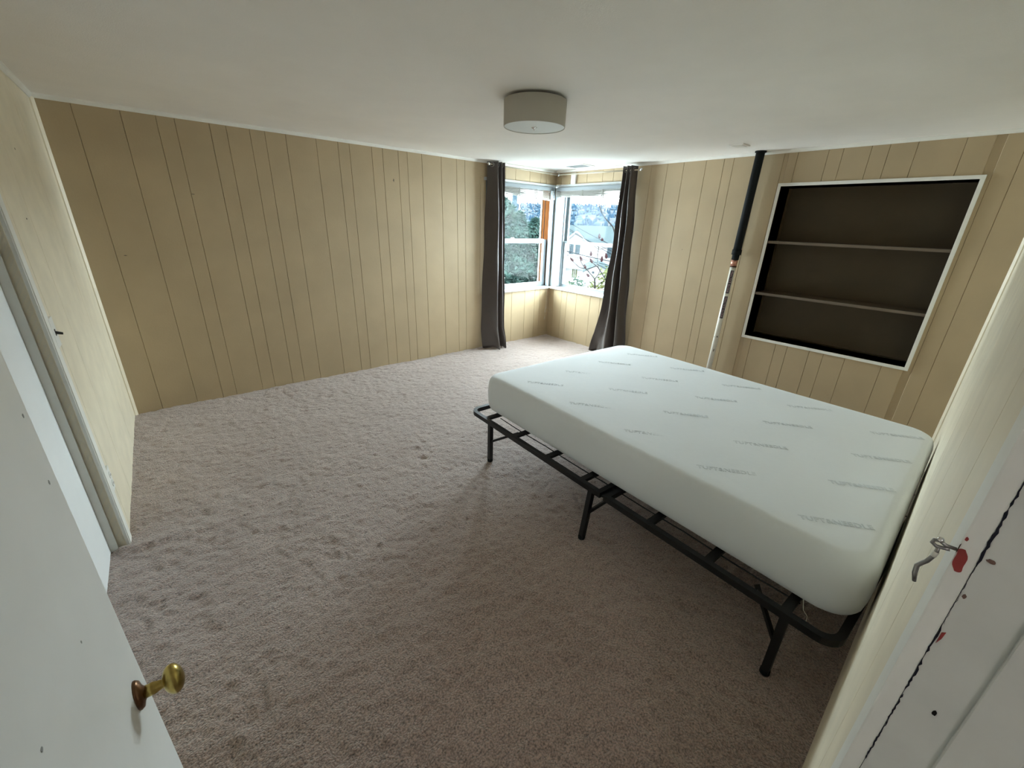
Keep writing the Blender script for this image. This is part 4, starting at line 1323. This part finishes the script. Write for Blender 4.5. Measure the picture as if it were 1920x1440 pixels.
cable('upper overhead cable crossing the grey roof', pix(1030, 392, 34), pix(1225, 496, 12), 0.013)
cable('second overhead cable just under the upper one', pix(1030, 400, 34), pix(1190, 500, 13), 0.011)
cable('thin cable sloping past the gable', pix(1040, 413, 30), pix(1170, 479, 14), 0.010)
cable('thick dark cable in front of the shutters', pix(1030, 462, 14), pix(1220, 503, 12), 0.013, 0.05)
cable('thin cable beneath the thick dark cable', pix(1030, 468, 14), pix(1220, 513, 12), 0.008, 0.05)
cable('cable dropping from the pole above the conifers', pix(955, 350, 23), pix(1040, 402, 30), 0.012)
cable('lower cable from the pole towards the hill', pix(940, 372, 23), pix(1040, 412, 32), 0.012)

# sumac with dark red seed heads
SD = 8.0
sm = thing('staghorn_sumac', 'bare sumac shrub with dark red seed heads outside the window', 'shrub', at(1116, 545, SD, -3.0))
o_ = Vector(sm.location)
tw = lambda pts, r, d=SD: MB().tube([pix(a, c, d + 0.15 * i) - o_ for i, (a, c) in enumerate(pts)], r, 6).build('branch', M_twig, sm)
MB().tube([(0, 0, 0), tuple(pix(1116, 560, SD) - o_), tuple(pix(1115, 523, SD) - o_)], [0.03, 0.022, 0.015], 6).build('branch', M_twig, sm)
tw([(1115, 523), (1100, 505), (1092, 496), (1088, 488)], 0.009)
tw([(1115, 523), (1121, 516), (1126, 505)], 0.008)
tw([(1100, 505), (1086, 501), (1074, 490)], 0.008)
tw([(1100, 505), (1112, 501), (1121, 498)], 0.008)
tw([(1142, 535), (1128, 512), (1121, 501), (1109, 491)], 0.009)
tw([(1121, 501), (1120, 480), (1123, 462)], 0.007)
tw([(1123, 468), (1112, 460)], 0.005)
tw([(1123, 468), (1139, 464)], 0.005)
tw([(1162, 470), (1149, 425), (1134, 408), (1127, 395), (1123, 382)], 0.010, 7.4)
for (p, q) in (((1075, 490), (1069, 483)), ((1092, 489), (1087, 480)), ((1111, 493), (1106, 484)), ((1108, 480), (1108, 471)), ((1098, 503), (1095, 496)),
               ((1128, 491), (1129, 480)), ((1137, 485), (1136, 474)), ((1105, 519), (1100, 513)), ((1124, 447), (1124, 438)), ((1129, 452), (1129, 445))):
    a, c = pix(*p, SD - 0.1) - o_, pix(*q, SD - 0.1) - o_
    MB().tube([a, a.lerp(c, .25), a.lerp(c, .6), c], [0.012, 0.026, 0.022, 0.006], 7).build('seed_head', M_sumac, sm)

# ------------------------------------------------------------------ small scuffs and nail holes
M_scuff = mat('dark_scuff', (0.13, 0.11, 0.085), 0.9)
M_scuff2 = mat('grey_scuff', (0.34, 0.34, 0.33), 0.9)


def scuff(px, py, fr, parent, ra, rb, seed, t0=0.0):
    """a small irregular dark mark lying on a wall or door face"""
    O, u, n = fr
    d = _f + _r * ((px - 960) / FOC) + _u * ((720 - py) / FOC)
    k_ = ((O[0] - CAM.x) * n[0] + (O[1] - CAM.y) * n[1]) / (d.x * n[0] + d.y * n[1])
    p = CAM + d * k_
    r2 = random.Random(seed)
    poly = []
    for i_ in range(9):
        a_ = 2 * math.pi * i_ / 9
        ea, eb = ra * math.cos(a_) * r2.uniform(.6, 1.2), rb * math.sin(a_) * r2.uniform(.6, 1.2)
        poly.append((p.x + u[0] * ea + n[0] * 0.0004, p.y + u[1] * ea + n[1] * 0.0004, p.z + eb))
    extrude(poly, (0, 0, 0), (-n[0] * 0.001, -n[1] * 0.001, 0), 'scuff_mark', M_scuff2 if parent == d1 else M_scuff, parent)


for q in ((738, 338, .008, .014, 1), (235, 479, .010, .003, 2), (362, 364, .012, .003, 3), (706, 690, .004, .006, 4), (1279, 468, .004, .004, 5)):
    scuff(q[0], q[1], FA if q[0] < 1100 else FB, wall_back if q[0] < 1100 else wall_right, q[2], q[3], q[4])
for q in ((28, 279, .007, .005, 6), (50, 410, .012, .004, 7)):
    scuff(q[0], q[1], FC, wall_left, q[2], q[3], q[4])
for q in ((78, 1405, .0025, .0025, 8), (43, 780, .002, .003, 9), (92, 905, .002, .003, 10), (152, 1204, .0012, .002, 11)):
    scuff(q[0], q[1], FDR, d1, q[2], q[3], q[4])
